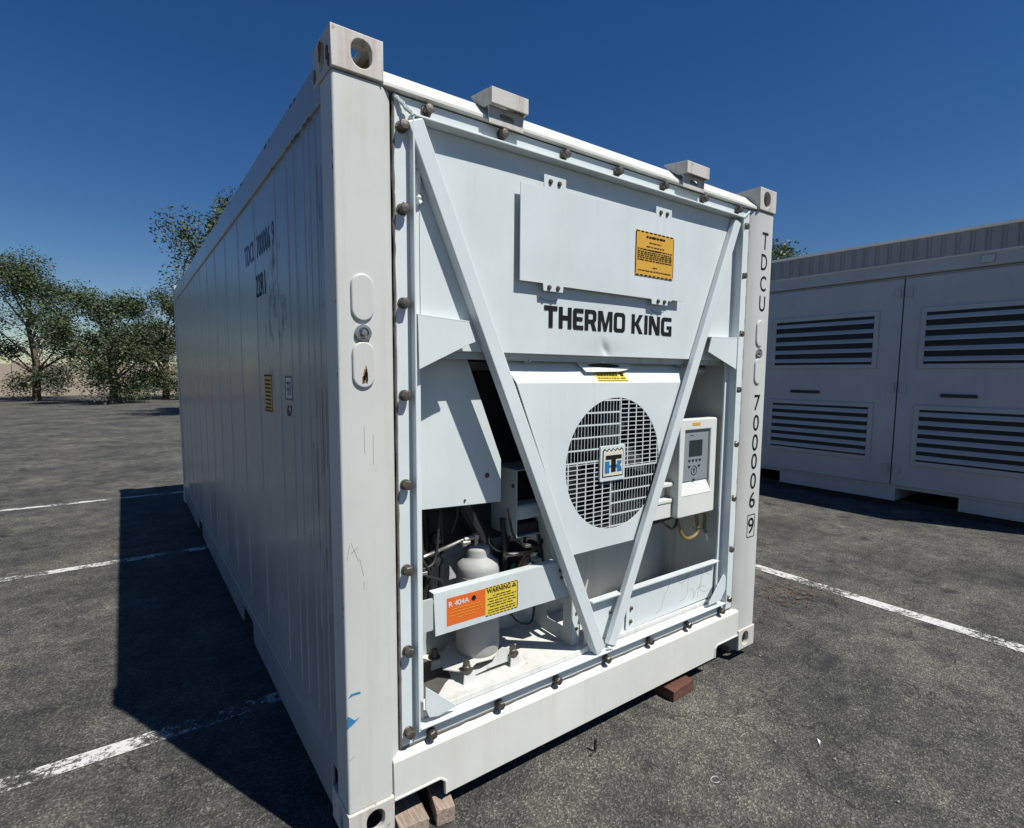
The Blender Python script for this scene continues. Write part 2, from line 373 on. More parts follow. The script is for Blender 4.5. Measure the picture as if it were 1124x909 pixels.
# container number down the right post
zs = [(2.365, 2.275), (2.250, 2.163), (2.133, 2.050), (2.025, 1.941), (1.480, 1.392), (1.368, 1.276), (1.258, 1.162), (1.148, 1.056), (1.036, .942), (.926, .832), (.775, .682)]
for nm, a, b_ in (('owner_code', 0, 4), ('serial_number', 4, 10), ('check_digit', 10, 11)):
    writing(nm, [(c, 2.329, 2.388, b, t, .008) for c, (t, b) in list(zip('TDCU7000069', zs))[a:b_]], 'y', PF-.0006, M['ink'], pr_)
mb = MB()
for p, q in (((2.322, .792), (2.395, .792)), ((2.322, .662), (2.395, .662)), ((2.322, .662), (2.322, .792)), ((2.395, .662), (2.395, .792))):
    mb.bar((p[0], PF-.0010, p[1]), (q[0], PF-.0010, q[1]), .005, .0008)
mb.build('check_digit_box', M['ink'], pr_, smooth=0)
# rails
MB().prism([(.012, 2.474), (.012, 2.488), (.080, 2.552), (.22, 2.556), (.22, 2.474)], 'x', .163, W-.163).build('top_rail', M['rail'], C, bevel=.003)
br = plate('bottom_rail', [[(.1635, .094), (.335, .094), (.352, .088), (.362, .072), (.364, .024), (2.062, .024), (2.064, .070), (2.074, .084), (2.094, .090), (W-.1635, .090), (W-.1635, .236), (.1635, .236)]], 'y', .004, .012, M['rail'], C, bev=.003)
br.name = 'bottom_rail'
MB().prism([(.0165, .224), (.006, .2385), (.040, .252), (.12, .254), (.12, .224)], 'x', .164, W-.164).build('rail_cap', M['rail'], br, bevel=.002)
MB().bar((.164, .0, .098), (.345, .0, .098), .008, .01).bar((.345, .0, .098), (.368, .0, .078), .008, .01).bar((.368, .0, .078), (.369, .0, .026), .008, .01)\
    .bar((2.074, .0, .094), (W-.164, .0, .094), .008, .01).bar((2.058, .0, .078), (2.074, .0, .094), .008, .01).bar((2.058, .0, .026), (2.058, .0, .078), .008, .01).build('pocket_lip', M['rail'], br, bevel=.002)
# side walls, with shallow pressed ribs
def side_wall(x, s):
    mb = MB(); pr = []
    ys = sorted([.135, .215, .292, .362, .494, .60, .80, 1.242, 1.70, 2.15, 2.6, 3.05, 3.5, 3.95, 4.4, 4.85, 5.3, 5.75, 5.9])
    pr.append((x, .12))
    for y in ys: pr += [(x, y-.012), (x-s*.0025, y-.006), (x-s*.0025, y+.006), (x, y+.012)]
    pr += [(x, L-.12), (x+s*.02, L-.12), (x+s*.02, .12)]
    mb.prism([(p[0], p[1]) for p in pr], 'z', .30, 2.425)
    return mb.build('side_wall', M['side'], C, smooth=20)
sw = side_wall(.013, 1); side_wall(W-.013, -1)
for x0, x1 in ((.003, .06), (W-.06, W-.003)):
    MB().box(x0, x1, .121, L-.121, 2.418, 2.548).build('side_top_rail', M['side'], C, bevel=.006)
    s = 1 if x0 < 1 else -1; xo = x0 if s > 0 else x1
    pk = [(.179, .03), (1.62, .03), (1.64, .15), (1.96, .15), (1.98, .03), (4.08, .03), (4.10, .15), (4.42, .15), (4.44, .03), (L-.179, .03), (L-.179, .205), (.179, .205)]
    b2 = plate('side_bottom_rail', [pk], 'x', xo if s > 0 else xo-.012, .012, M['side'], C, bev=.003)
    MB().prism([(xo+s*.002, .2055), (xo+s*.012, .300), (xo+s*.05, .300), (xo+s*.05, .2055)], 'y', .121, L-.121).build('rail_flange', M['side'], b2)
mb = MB().box(.062, W-.062, .22, L-.1, 2.50, 2.535); mb.build('roof_panel', M['shell'], C)
mb = MB().box(.05, W-.05, .16, L-.06, .14, .20)
for i in range(14): mb.box(.05, W-.05, .32+i*.41, .37+i*.41, .035, .139)
mb.build('underframe', M['dark'], C, smooth=0)
MB().box(.11, W-.11, L-.05, L-.015, .15, 2.50).build('door_end', M['shell'], C)
# side lettering (axis x: a = -y)
writing('side_number', [('TDCU 700006 9', -1.50, -.83, 2.125, 2.225, .004)], 'x', .0122, M['navy'], sw, shear=0)
writing('size_code', [('22R1', -1.245, -1.03, 1.945, 2.05, .01)], 'x', .0122, M['ink'], sw)
def side_sticker(y0, y1, z0, z1, mat, name):
    o = MB().box(.0105, .0122, y0, y1, z0, z1).build(name, mat, sw, smooth=0); return o
st = side_sticker(.975, 1.12, 1.405, 1.575, M['amber'], 'yellow_sticker')
mb = MB()
for i in range(8): mb.box(.0098, .0104, .99, 1.105, 1.42+i*.018, 1.428+i*.018)
for zz in (1.405, 1.568): mb.box(.0097, .0103, .975, 1.12, zz, zz+.008)
mb.build('sticker_print', M['ink'], st, smooth=0)
st = side_sticker(.60, .712, 1.475, 1.572, M['whitelab'], 'framed_sticker')
mb = MB()
for y0, y1, z0, z1 in ((.60, .712, 1.565, 1.572), (.60, .712, 1.475, 1.482), (.60, .608, 1.482, 1.565), (.704, .712, 1.482, 1.565), (.625, .64, 1.495, 1.55), (.65, .69, 1.515, 1.522), (.65, .69, 1.54, 1.547), (.66, .672, 1.49, 1.55)): mb.box(.0097, .0104, y0, y1, z0, z1)
mb.build('sticker_print', M['navy'], st, smooth=0)
writing('small_code', [('67', -.70, -.62, 1.408, 1.452, .0)], 'x', .0120, M['ink'], sw)
mb = MB()
for i in range(46):
    y = random.gauss(.86, .07); z = random.gauss(1.95, .13); h_ = random.uniform(.02, .10); w_ = random.uniform(.001, .004)
    if abs(y-.86) < .2: mb.box(.0102, .0108, y, y+w_, z-h_, z)
for i in range(26):
    y = abs(random.gauss(0, .12))+.14; z = random.uniform(.5, 2.35); h_ = random.uniform(.03, .35); w_ = random.uniform(.0008, .0022)
    mb.box(.0102, .0108, y, y+w_, z-h_ if z-h_ > .35 else .35, z)
tag(mb.build('drip_stains', plain('grime', (.16, .14, .125), .6, var=.4), sw, smooth=0), kind='stuff')
for (y, z, l_, a) in ((.12, 1.25, .12, .02), (.115, 1.1, .16, -.03), (.08, .47, .05, .1), (.07, .2, .06, .2), (.11, 1.9, .10, .04)):
    pass
rs = plain('rust_scab', (.13, .075, .05), .9, bump=.6, scale=60, var=.6)
mb = MB()
for y0, z0, n_, sp in ((.03, 2.52, 7, .03), (.10, 2.56, 6, .03), (.015, 2.49, 5, .02), (.15, 2.50, 5, .025)):
    c_ = []
    for i in range(9): a = i*.698; r_ = sp*random.uniform(.35, 1); c_.append((y0+r_*math.cos(a)*.6, min(2.588, max(2.476, z0+r_*math.sin(a)*1.3))))
    mb.prism(c_, 'x', -.0011-.0002*n_, .0006)
tag(mb.build('rust_scabs', rs, C, smooth=0), kind='stuff')
mb = MB()
for i in range(22):
    y = random.choice((random.uniform(.19, 2.6), random.uniform(.19, .9))); w_ = random.uniform(.004, .03); top = random.random() < .6
    z = 2.5405 if top else 2.4185
    mb.box(.0020, .0034, y, y+w_, z-random.uniform(.003, .012), z)
tag(mb.build('paint_chips', rs, C, smooth=0), kind='stuff')
mb = MB()
for i in range(26):
    z = random.uniform(.15, 2.4); h_ = random.uniform(.004, .02); mb.box(-.0002+.003, .0062, PF+.004, PF+.004+random.uniform(.002, .006), z, z+h_)
tag(mb.build('edge_chips', rs, pl, smooth=0), kind='stuff')
# sealant line round the unit
mb = MB()
def ragged(p, q, w, n=60, y=.0325):
    p, q = Vector(p), Vector(q)
    pts = [p.lerp(q, i/n) for i in range(n+1)]
    pts = [(v.x+random.uniform(-w, w)*.25, y+random.uniform(0, .003), v.z+random.uniform(-w, w)*.25) for v in pts]
    mb.tube(pts, [w*random.uniform(.75, 1.2) for _ in pts], 6)
ragged((.203, 0, .262), (.205, 0, 2.462), .0055); ragged((.205, 0, .258), (2.236, 0, .258), .006)
ragged((.205, 0, 2.468), (.55, 0, 2.471), .004); ragged((2.236, 0, .262), (2.236, 0, 2.462), .004); ragged((.55, 0, 2.472), (2.236, 0, 2.472), .002)
mb.build('sealant', M['gasket'], C)

# ------------------------------------------------------------------ refrigeration unit
XL, XR, ZB, ZT = .262, 2.140, .318, 2.409
FY = .030
fr = plate('unit_frame', [rect(.206, 2.237, .262, 2.468), rect(XL+.001, XR-.001, ZB-.001, ZT+.001)], 'y', FY, .010, M['frame'], C, bev=.002)
MB().box(XL-.004, XL+.004, .000, .052, ZB-.006, ZT+.006).build('frame_lip', M['frame'], fr, bevel=.003)
MB().box(XR-.004, XR+.004, .000, .052, ZB-.006, ZT+.006).build('frame_lip', M['frame'], fr, bevel=.003)
MB().box(XL+.0045, XR-.0045, .000, .052, ZT-.004, ZT+.005).build('frame_lip', M['frame'], fr, bevel=.003)
MB().box(XL+.0045, XR-.0045, .000, .052, ZB-.002, ZB+.006).build('frame_lip', M['frame'], fr, bevel=.003)
MB().box(XL+.0045, .301, .047, .057, ZB+.006, ZT-.005).build('inner_strip', M['frame'], fr, bevel=.002)
MB().box(2.104, XR-.0045, .047, .057, ZB+.006, ZT-.005).build('inner_strip', M['frame'], fr, bevel=.002)
def weld(p, q, r=.004, wob=.0015):
    mb = MB()
    p, q = Vector(p), Vector(q); n = max(4, int((q-p).length/.006))
    pts = [p.lerp(q, i/n)+Vector((random.uniform(-wob, wob), random.uniform(-wob, wob), random.uniform(-wob, wob))) for i in range(n+1)]
    mb.tube(pts, [r*random.uniform(.7, 1.35) for _ in pts], 6)
    return mb.build('weld_bead', M['frame'], fr)
weld((XL+.006, .046, .33), (XL+.006, .046, 2.39)); weld((XR-.006, .046, .33), (XR-.006, .046, 2.39))
weld((.207, .028, 2.464), (.262, .004, 2.408), .007, .001); weld((2.236, .028, 2.464), (2.14, .004, 2.408), .006, .001)
weld((.292, .044, 2.39), (.300, .044, 2.15), .009, .003)
# flange bolts
hexb = MB()
hexb.lathe([(.022, 0), (.022, -.004), (.0205, -.006)], (0, 0, 0), 'y', 20)
hexb.lathe([(.0165, -.0055), (.0165, -.016)], (0, 0, 0), 'y', 20)
hexb.lathe([(.0195, -.0158), (.0205, -.018), (.0205, -.030), (.017, -.034), (.002, -.036)], (0, 0, 0), 'y', 6)
hb = hexb.build('flange_bolt', M['bolt'], fr, smooth=25)
spots = [(.230, .314+.3*i+random.uniform(-.004, .004)) for i in range(7)]+[(.230, 2.371)] + [(2.200, .331), (2.200, .62), (2.198, .91), (2.196, 1.213), (2.196, 1.51), (2.198, 1.81), (2.20, 2.115), (2.198, 2.37)]
spots = [(.230, z) for z in (.314, .617, .910, 1.209, 1.513, 1.817, 2.116, 2.371)] + spots[8:]
spots += [(.320+.2985*i, 2.443) for i in range(7)] + [(.318+.3*i, .278) for i in range(7)]
for i, (x, z) in enumerate(spots):
    o = hb if i == 0 else hb.copy()
    if i: COL.objects.link(o); o.parent = fr
    o.location = (x if x < 2.19 or z > 2.4 or z < .3 else x-.022, FY, z); o.scale = (.86, .95, .86); o.rotation_euler = (0, random.uniform(0, 1.05), 0)
# corner gussets
def gus(pts, y, name='gusset', th=.006): return plate(name, [pts], 'y', y, th, M['frame'], C, bev=.001)
gus([(.290, .470), (.418, .352), (.340, .342), (.303, .350), (.288, .390)], .006)
gus([(2.112, .492), (2.134, .470), (2.134, .40), (2.09, .345), (1.985, .345), (1.99, .362)], .006)
def top_gusset(pts, lip):
    o = gus(pts, .004)
    MB().prism(lip, 'y', .004, .046).build('folded_lip', M['frame'], o, bevel=.001)
top_gusset([(.272, 1.778), (.470, 1.766), (.497, 1.700), (.470, 1.690), (.275, 1.600)], [(.272, 1.778), (.272, 1.784), (.472, 1.772), (.470, 1.7665)])
top_gusset([(1.905, 1.776), (2.134, 1.782), (2.134, 1.62), (1.882, 1.706)], [(1.905, 1.7765), (1.905, 1.783), (2.134, 1.789), (2.134, 1.7825)])
# V braces
def brace(p, q, w=.060, d=.046):
    return MB().bar(p, q, w, d).build('diagonal_brace', M['frame'], C, bevel=.006, seg=3)
brace((.268, .001, 2.398), (1.166, .001, .336)); brace((2.110, .012, 2.388), (1.250, .012, .334), .054, .033)
weld((1.13, .046, .328), (1.30, .046, .328), .007, .002); weld((1.21, .003, .34), (1.24, .003, .326), .006, .002)
# upper panel with its folded lower edge and the dent
def upper_panel():
    b = bmesh.new(); nx, nz = 150, 60; x0, x1, z0, z1 = .3015, 2.1035, 1.668, 2.4035; g = []
    for j in range(nz+1):
        row = []
        for i in range(nx+1):
            x = x0+(x1-x0)*i/nx; z = z0+(z1-z0)*(j/nz)**1.3
            d = 0.0
            # oil-canning and one dent above the handle
            d += .0007*math.sin(x*5.2+.7)*math.sin(z*6.1) + .0003*math.sin(x*13+z*7)
            u = ((x-1.195)+(z-1.70)*.6)/.016; v = (z-1.695)/.032; d += .010*math.exp(-(u*u+v*v))
            u = (x-1.20)/.12; v = (z-1.67)/.05; d += .006*math.exp(-(u*u+v*v))
            row.append(b.verts.new((x, .0462+d, z)))
        g.append(row)
    for j in range(nz):
        for i in range(nx): b.faces.new((g[j][i], g[j][i+1], g[j+1][i+1], g[j+1][i]))
    lo = [b.verts.new((v.co.x, v.co.y+.022, v.co.z-.001)) for v in g[0]]
    for i in range(nx): b.faces.new((lo[i], lo[i+1], g[0][i+1], g[0][i]))
    m = MB(); m.b.free(); m.b = b
    return m.build('upper_panel', M['unit'], C, smooth=50)
up = upper_panel()
mb = MB().box(.3015, 2.1035, .072, .10, 1.640, 2.40); mb.build('panel_backing', M['inner'], up)

def block_letters(name, s_, x0, x1, z0, z1, front, mat, parent):
    """heavy square-shouldered capitals, each drawn on a 1-high cell"""
    t = .235
    def rr(a0, a1, b0, b1, r): return rrect(a0, a1, b0, b1, r, 4)
    G_ = {
     'T': (.80, [[(.28, 0), (.52, 0), (.52, 1-t+.02), (.80, 1-t+.02), (.80, 1), (0, 1), (0, 1-t+.02), (.28, 1-t+.02)]]),
     'H': (.80, [[(0, 0), (t, 0), (t, .40), (.80-t, .40), (.80-t, 0), (.80, 0), (.80, 1), (.80-t, 1), (.80-t, .61), (t, .61), (t, 1), (0, 1)]]),
     'E': (.68, [[(0, .12), (.04, .03), (.12, 0), (.68, 0), (.68, .20), (t, .20), (t, .41), (.62, .41), (.62, .60), (t, .60), (t, .80), (.68, .80), (.68, 1), (.12, 1), (.04, .97), (0, .88)]]),
     'R': (.80, [[(0, 0), (t, 0), (t, .34), (.40, .34), (.54, 0), (.80, 0), (.64, .38), (.74, .45), (.78, .56), (.78, .82), (.74, .93), (.62, 1), (0, 1)], [(t, .53), (.50, .53), (.55, .57), (.55, .78), (.50, .82), (t, .82)]]),
     'M': (1.02, [[(0, 0), (.215, 0), (.215, .66), (.42, .0), (.60, .0), (.805, .66), (.805, 0), (1.02, 0), (1.02, 1), (.71, 1), (.51, .36), (.31, 1), (0, 1)]]),
     'O': (.84, [rr(0, .84, 0, 1, .20), rr(t, .84-t, .20, .80, .07)]),
     'K': (.82, [[(0, 0), (t, 0), (t, .41), (.30, .41), (.54, 0), (.82, 0), (.50, .52), (.80, 1), (.53, 1), (.30, .61), (t, .61), (t, 1), (0, 1)]]),
     'I': (.235, [[(0, 0), (t, 0), (t, 1), (0, 1)]]),
     'N': (.82, [[(0, 0), (.22, 0), (.22, .62), (.54, 0), (.82, 0), (.82, 1), (.60, 1), (.60, .38), (.28, 1), (0, 1)]]),
     'G': (.82, [[(.20, 0), (.82, 0), (.82, .54), (.44, .54), (.44, .37), (.60, .37), (.60, .20), (.29, .20), (t, .27), (t, .73), (.29, .80), (.80, .80), (.80, 1), (.20, 1), (.06, .95), (0, .80), (0, .20), (.06, .05)]]),
    }
    adv = []; x = 0
    for c in s_:
        if c == ' ': x += .42; continue
        adv.append((c, x)); x += G_[c][0]+.10
    tot = x-.10; k = (x1-x0)/tot; h = z1-z0; mb = MB()
    for c, a in adv:
        me = curve_mesh([[(x0+(a+p[0])*k, z0+p[1]*h) for p in lp] for lp in G_[c][1]], .0008)
        for v in me.vertices: v.co = Vector((v.co.x, front-v.co.z, v.co.y))
        mb.mesh(me); bpy.data.meshes.remove(me)
    return mb.build(name, mat, parent, smooth=0)
block_letters('maker_name', 'THERMO', .843, 1.310, 1.774, 1.861, .0446, M['ink'], C)
block_letters('maker_name', 'KING', 1.352, 1.636, 1.774, 1.861, .0446, M['ink'], C)

# service door with four tabs
DY = .020
door_loop = [(.703, 1.940), (.815, 1.940), (.818, 1.912), (.918, 1.912), (.921, 1.936), (1.455, 1.934), (1.458, 1.912), (1.568, 1.912), (1.571, 1.934), (1.60, 1.934), (1.60, 1.940), (1.683, 1.941), (1.683, 2.312), (1.578, 2.312), (1.578, 2.348), (1.468, 2.348), (1.468, 2.312), (.926, 2.306), (.926, 2.350), (.815, 2.350), (.815, 2.302), (.703, 2.298)]
sd = plate('service_door', [door_loop], 'y', DY, .004, M['unit'], C, bev=.0008)
for x0, x1, z0, z1 in ((.816, .925, 1.913, 2.349), (1.469, 1.577, 1.913, 2.347)):
    for dx in (.03, .075):
        for zz in (z1-.022, z0+.014):
            MB().lathe([(.010, 0), (.010, -.003), (.007, -.008), (.001, -.009)], (x0+dx, DY+.0005, zz), 'y', 12).build('screw', M['washer'], sd)
MB().box(.76, 1.64, DY+.0045, .0442, 1.99, 2.27).build('door_gap_dark', M['dark'], sd, smooth=0)  # dark filler in the gap behind the door
lb = plate('amber_sticker', [rect(1.336, 1.597, 2.031, 2.226)], 'y', DY-.0026, .001, M['amber'], C)
zs_ = [2.031+.195*k for k in (.60, .545, .50, .455, .41, .36)]
fine_print('small_print', 1.344, 1.589, [(z, .97) for z in zs_]+[(2.212-.022, .0), (2.18, .34), (2.162, .5), (2.147, .25), (2.072, .12), (2.055, .92)], .0034, DY-.0036, M['ink'], lb)
fine_print('heading', 1.40, 1.535, [(2.204, .95)], .009, DY-.0036, M['ink'], lb)
mb = MB()
for i in range(9):
    x = 1.340+i*.0287; mb.box(x, x+.018, DY-.0038, DY-.0030, 2.2205, 2.2255); mb.box(x, x+.018, DY-.0038, DY-.0030, 2.0315, 2.0365)
mb.box(1.3365, 1.339, DY-.0038, DY-.0030, 2.04, 2.218).box(1.594, 1.5965, DY-.0038, DY-.0030, 2.04, 2.218).build('sticker_border', M['ink'], lb, smooth=0)
mb = MB()
for cx in (.868, 1.53):
    mb.tube([(cx+.048*math.cos(a), .0445, 1.896+.018*math.sin(a)) for a in [math.pi+.25+i*.264 for i in range(11)]], .0009, 5)
mb.build('tab_arcs', M['gasket'], up)  # thin dark arcs drawn below the door tabs

# recess behind: back wall, side walls, ceiling, floor
rc = MB()
rc.box(.302, 2.135, .42, .43, .20, 1.64); inner = rc.build('recess_back', M['inner'], C, smooth=0)
MB().box(.292, .3015, .058, .42, .26, 1.665).build('recess_side', M['inner'], inner)
MB().box(2.1345, 2.1445, .058, .42, .26, 1.665).build('recess_side', M['inner'], inner)
MB().box(.302, 2.134, .058, .42, .30, .345).build('floor_tray', M['tray'], C, bevel=.003)
MB().box(.302, 1.15, .0475, .0575, .326, .350).build('tray_lip', M['tray'], C, bevel=.002)
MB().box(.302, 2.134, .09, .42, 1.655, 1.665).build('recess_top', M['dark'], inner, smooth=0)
MB().box(.45, 1.02, .40, .418, .82, 1.60).build('bay_shade_sheet', M['dark'], inner, smooth=0)  # dark sheets, here and next, paint shade onto the back of the bay
MB().box(.31, .46, .38, .418, .56, 1.08).build('bay_shade_sheet', M['dark'], inner, smooth=0)
MB().prism([(.303, .13), (.40, .12), (.455, .17), (.50, .20), (.52, .30), (.46, .41), (.303, .41)], 'z', .3455, .3475).build('dark_recess_patch', plain('dirty_recess_dark', (.075, .07, .062), .7, bump=.6, scale=30, var=.5), C)  # flat dark patch for a dirty, dark recess in the tray
# fan panel
fp_y = .056; fcx, fcz, frad = 1.283, 1.181, .302
fp = plate('fan_panel', [[(1.025, .797), (1.500, .797), (1.832, 1.549), (.719, 1.549)], circ(fcx, fcz, frad, 96)], 'y', fp_y, .004, M['unit'], C, bev=.0008)
mb = MB()
sl_n = Vector((0, 1.549-1.652, .126-fp_y))
mb.quadbox([(.719, fp_y+.0005, 1.5495), (1.832, fp_y+.0005, 1.5495), (1.832, fp_y+.0045, 1.5495), (.719, fp_y+.0045, 1.5495),
            (.690, .126, 1.652), (1.875, .126, 1.652), (1.875, .130, 1.652), (.690, .130, 1.652)])
mb.build('sloped_hood', M['unit'], fp, bevel=.001)
mb = MB()
for (x0, z0, x1, z1) in ((1.025, .797, .719, 1.549), (1.500, .797, 1.832, 1.549)):
    s = .003 if x0 < 1.2 else -.003
    mb.quadbox([(x0, .061, z0), (x0+s, .061, z0), (x0+s, .15, z0), (x0, .15, z0), (x1, .061, z1), (x1+s, .061, z1), (x1+s, .15, z1), (x1, .15, z1)])
mb.box(1.028, 1.497, .061, .15, .797, .800)
mb.build('panel_return', M['unit'], fp)
mb = MB()   # perforated edge strip beside the left return
for i in range(70):
    t = i/70; x = 1.025+(.719-1.025)*t; z = .797+.752*t; mb.box(x-.006, x-.001, .062, .068, z, z+.006)
mb.build('edge_trim', M['black'], fp, smooth=0)
# grille: four fields of thin bars set as a pinwheel
def grille():
    mb = MB(); y0, y1 = fp_y+.0002, fp_y+.0014; r = frad-.0005
    def clip(fix, a0, a1):
        if abs(fix) >= r: return None
        h = math.sqrt(r*r-fix*fix); a0, a1 = max(a0, -h), min(a1, h); return (a0, a1) if a1 > a0+.002 else None
    def vert(x, w_, z0, z1):
        c = clip(x, z0, z1)
        if c: mb.box(fcx+x-w_/2, fcx+x+w_/2, y0, y1, fcz+c[0], fcz+c[1])
    def horz(z, w_, x0, x1):
        c = clip(z, x0, x1)
        if c: mb.box(fcx+c[0], fcx+c[1], y0+.0003, y1+.0003, fcz+z-w_/2, fcz+z+w_/2)
    dx, dz = .028, .022
    # top-left: vertical slots in rows; bottom-right the same
    n = 17
    for i in range(n): vert(-frad+(frad+dx)*(i+.5)/n, .0021, dz, frad)
    for k in range(6): horz(dz+k*.054, .007, -frad, dx)
    for i in range(n): vert(-dx+(frad+dx)*(i+.5)/n, .0021, -frad, -dz)
    for k in range(6): horz(-dz-k*.054, .007, -dx, frad)
    # top-right: horizontal slots in columns; bottom-left the same
    n = 16
    for i in range(n): horz(-dz+(frad+dz)*(i+.5)/n, .0030, dx, frad)
    for k in range(6): vert(dx+k*.052, .006, -dz, frad)
    for i in range(n): horz(-frad+(frad+dz)*(i+.5)/n, .0030, -frad, -dx)
    for k in range(6): vert(-dx-k*.052, .006, -frad, dz)
    return mb.build('fan_grille', M['unit'], fp, smooth=0)
grille()
mb = MB().lathe([(.304, 0), (.304, .185), (.0005, .185), (.0005, .19), (.308, .19), (.308, 0), (.304, 0)], (fcx, fp_y+.005, fcz), 'y', 48, cap=False); mb.build('fan_housing', M['dark'], fp)
mb = MB().lathe([(.06, .05), (.06, .10)], (fcx, fp_y+.003, fcz), 'y', 24)
for k in range(5):
    a = k*2*math.pi/5
    pts = []
    for rr, da, yy in ((.05, -.35, .05), (.29, -.28, .045), (.29, .30, .10), (.05, .35, .10)): pts.append((fcx+rr*math.cos(a+da), fp_y+yy, fcz+rr*math.sin(a+da)))
    mb.quadbox([Vector(p) for p in pts]+[Vector(p)+Vector((0, .003, 0)) for p in pts])
mb.build('fan_blades', plain('fan_blade', (.02, .02, .022), .5), fp)
# emblem
ex0, ex1, ez0, ez1 = 1.176, 1.336, 1.106, 1.268; EY = .046
em = plate('emblem', [rrect(ex0, ex1, ez0, ez1, .006)], 'y', EY, .010, M['unit'], fp, bev=.002)
def ep(u, v): return (1.189+u*(1.322-1.189), 1.259-v*(1.259-1.126))
mb = MB()
def eplate(pts, mat, y, name): return plate(name, [[ep(*p) for p in pts]], 'y', y, .0012, mat, em)
eplate([(0, 1), (1, 1), (1, .10), (.9, .02), (.8, .10), (.7, .02), (.6, .10), (.5, .02), (.4, .10), (.3, .02), (.2, .10), (.1, .02), (0, .10)], M['ink'], EY-.0013, 'emblem_outline')
eplate([(.035, .965), (.965, .965), (.965, .14), (.9, .075), (.8, .145), (.7, .065), (.6, .145), (.5, .065), (.4, .145), (.3, .065), (.2, .145), (.1, .075), (.035, .13)], M['cream'], EY-.0026, 'emblem_field')
eplate([(.13, .26), (.90, .26), (.90, .40), (.62, .40), (.62, .84), (.40, .84), (.40, .40), (.13, .40)], M['ink'], EY-.0039, 'letter_mark')
eplate([(.10, .46), (.31, .46), (.31, .60), (.385, .60), (.385, .68), (.31, .68), (.31, .86), (.10, .86)], M['blue'], EY-.0039, 'letter_mark')
eplate([(.69, .46), (.90, .46), (.88, .56), (.82, .62), (.88, .68), (.92, .84), (.70, .84), (.68, .70), (.635, .68), (.635, .60), (.68, .58)], M['blue'], EY-.0039, 'letter_mark')
# handle cup on the hood and the yellow sticker beneath it
def tilt(y, z, ang): return Matrix.Translation((0, y, z)) @ Matrix.Rotation(ang, 4, 'X') @ Matrix.Translation((0, 0, 0))
hand = plate('hood_handle', [[(1.045, .050), (1.385, .050), (1.372, .020), (1.33, .008), (1.28, .0), (1.12, -.004), (1.075, -.004)], [(1.205+.105*math.cos(a), .032+.013*math.sin(a)) for a in [i*math.pi/12 for i in range(24)]]],
             'y', 0, .003, M['unit'], fp, mtx=Matrix.Translation((.025, .070, 1.602)) @ Matrix.Rotation(R(-36), 4, 'X'))
plate('slot_shade_plate', [[(1.23+.108*math.cos(a), 1.6295+.0115*math.sin(a)) for a in [i*math.pi/12 for i in range(24)]]], 'y', .0975, .004, M['dark'], hand)  # dark plate behind the hole, painting the shade seen through it
sl = math.atan2(.126-fp_y, 1.652-1.549)
ys = MB().quadbox([(1.168, fp_y-.0008+.007*.68, 1.5565), (1.362, fp_y-.0008+.007*.68, 1.5565), (1.362, fp_y+.0005+.007*.68, 1.5565), (1.168, fp_y+.0005+.007*.68, 1.5565),
                   (1.160, fp_y-.0008+.060*.68, 1.6095), (1.355, fp_y-.0008+.060*.68, 1.6095), (1.355, fp_y+.0005+.060*.68, 1.6095), (1.160, fp_y+.0005+.060*.68, 1.6095)]).build('yellow_sticker', M['yellow'], fp, smooth=0)
mb = MB()
def hoodbox(x0, x1, z0, z1):
    ya, yb = fp_y+(z0-1.5495)*.68-.0016, fp_y+(z1-1.5495)*.68-.0016
    mb.quadbox([(x0, ya, z0), (x1, ya, z0), (x1, ya+.0006, z0), (x0, ya+.0006, z0), (x0, yb, z1), (x1, yb, z1), (x1, yb+.0006, z1), (x0, yb+.0006, z1)])
hoodbox(1.170, 1.360, 1.5600, 1.5625)
for z in (1.569, 1.580, 1.592):
    x = 1.175
    while x < 1.30: L_ = random.uniform(.008, .02); hoodbox(x, x+L_, z, z+.005); x += L_+.004
hoodbox(1.318, 1.350, 1.569, 1.574); hoodbox(1.322, 1.345, 1.580, 1.596)
mb.build('sticker_print', M['ink'], ys, smooth=0)
for (x, z) in ((.79, 1.640), (1.76, 1.640), (1.79, 1.636)):
    MB().lathe([(.011, 0), (.011, -.008), (.005, -.010), (.005, -.035)], (x, .10, z), 'y', 12).build('hood_bolt', M['steel'], fp)

# left: electrical cover
cover = plate('slanted_cover', [[(.310, 1.652), (.549, 1.652), (.713, 1.236), (.713, 1.060), (.310, 1.078)]], 'y', .155, .006, M['unit'], C, bev=.001)
MB().box(.707, .713, .1612, .196, 1.063, 1.236).build('cover_return', M['unit'], cover)
for (x, z) in ((.645, 1.177), (.54, 1.088)):
    MB().lathe([(.011 if x > .6 else .005, 0), (.009 if x > .6 else .004, -.005)], (x, .1548, z), 'y', 14).build('screw', M['washer'], cover)
# open-fronted box
ob = MB()
x0, x1, y0, y1, z0, z1 = .828, 1.085, .20, .415, .875, 1.168
ob.box(x0, x0+.004, y0, y1, z0, z1).box(x0, x1, y0, y1, z1+.0005, z1+.004).box(x0, x1, y0, y1, z0-.0045, z0-.0005).box(x0+.005, x1-.005, y1-.004, y1, z0, z1).box(x1-.004, x1, y0, y1, z0, z1)
obx = ob.build('open_box', M['unit'], C, bevel=.001)
MB().box(.833, 1.08, .305, .31, .885, 1.165).build('box_shade_sheet', M['dark'], obx, smooth=0)  # dark sheet painted in for the shaded inside of the box
MB().box(.834, 1.079, .205, .30, .945, 1.012).build('capacitor', M['unit'], obx, bevel=.015, seg=4)
MB().box(.834, 1.07, .215, .32, .885, .925).build('terminal_block', M['black'], obx, bevel=.003)
MB().lathe([(.009, 0), (.009, -.004)], (.8275, .225, 1.10), 'x', 12).build('screw', M['washer'], obx)
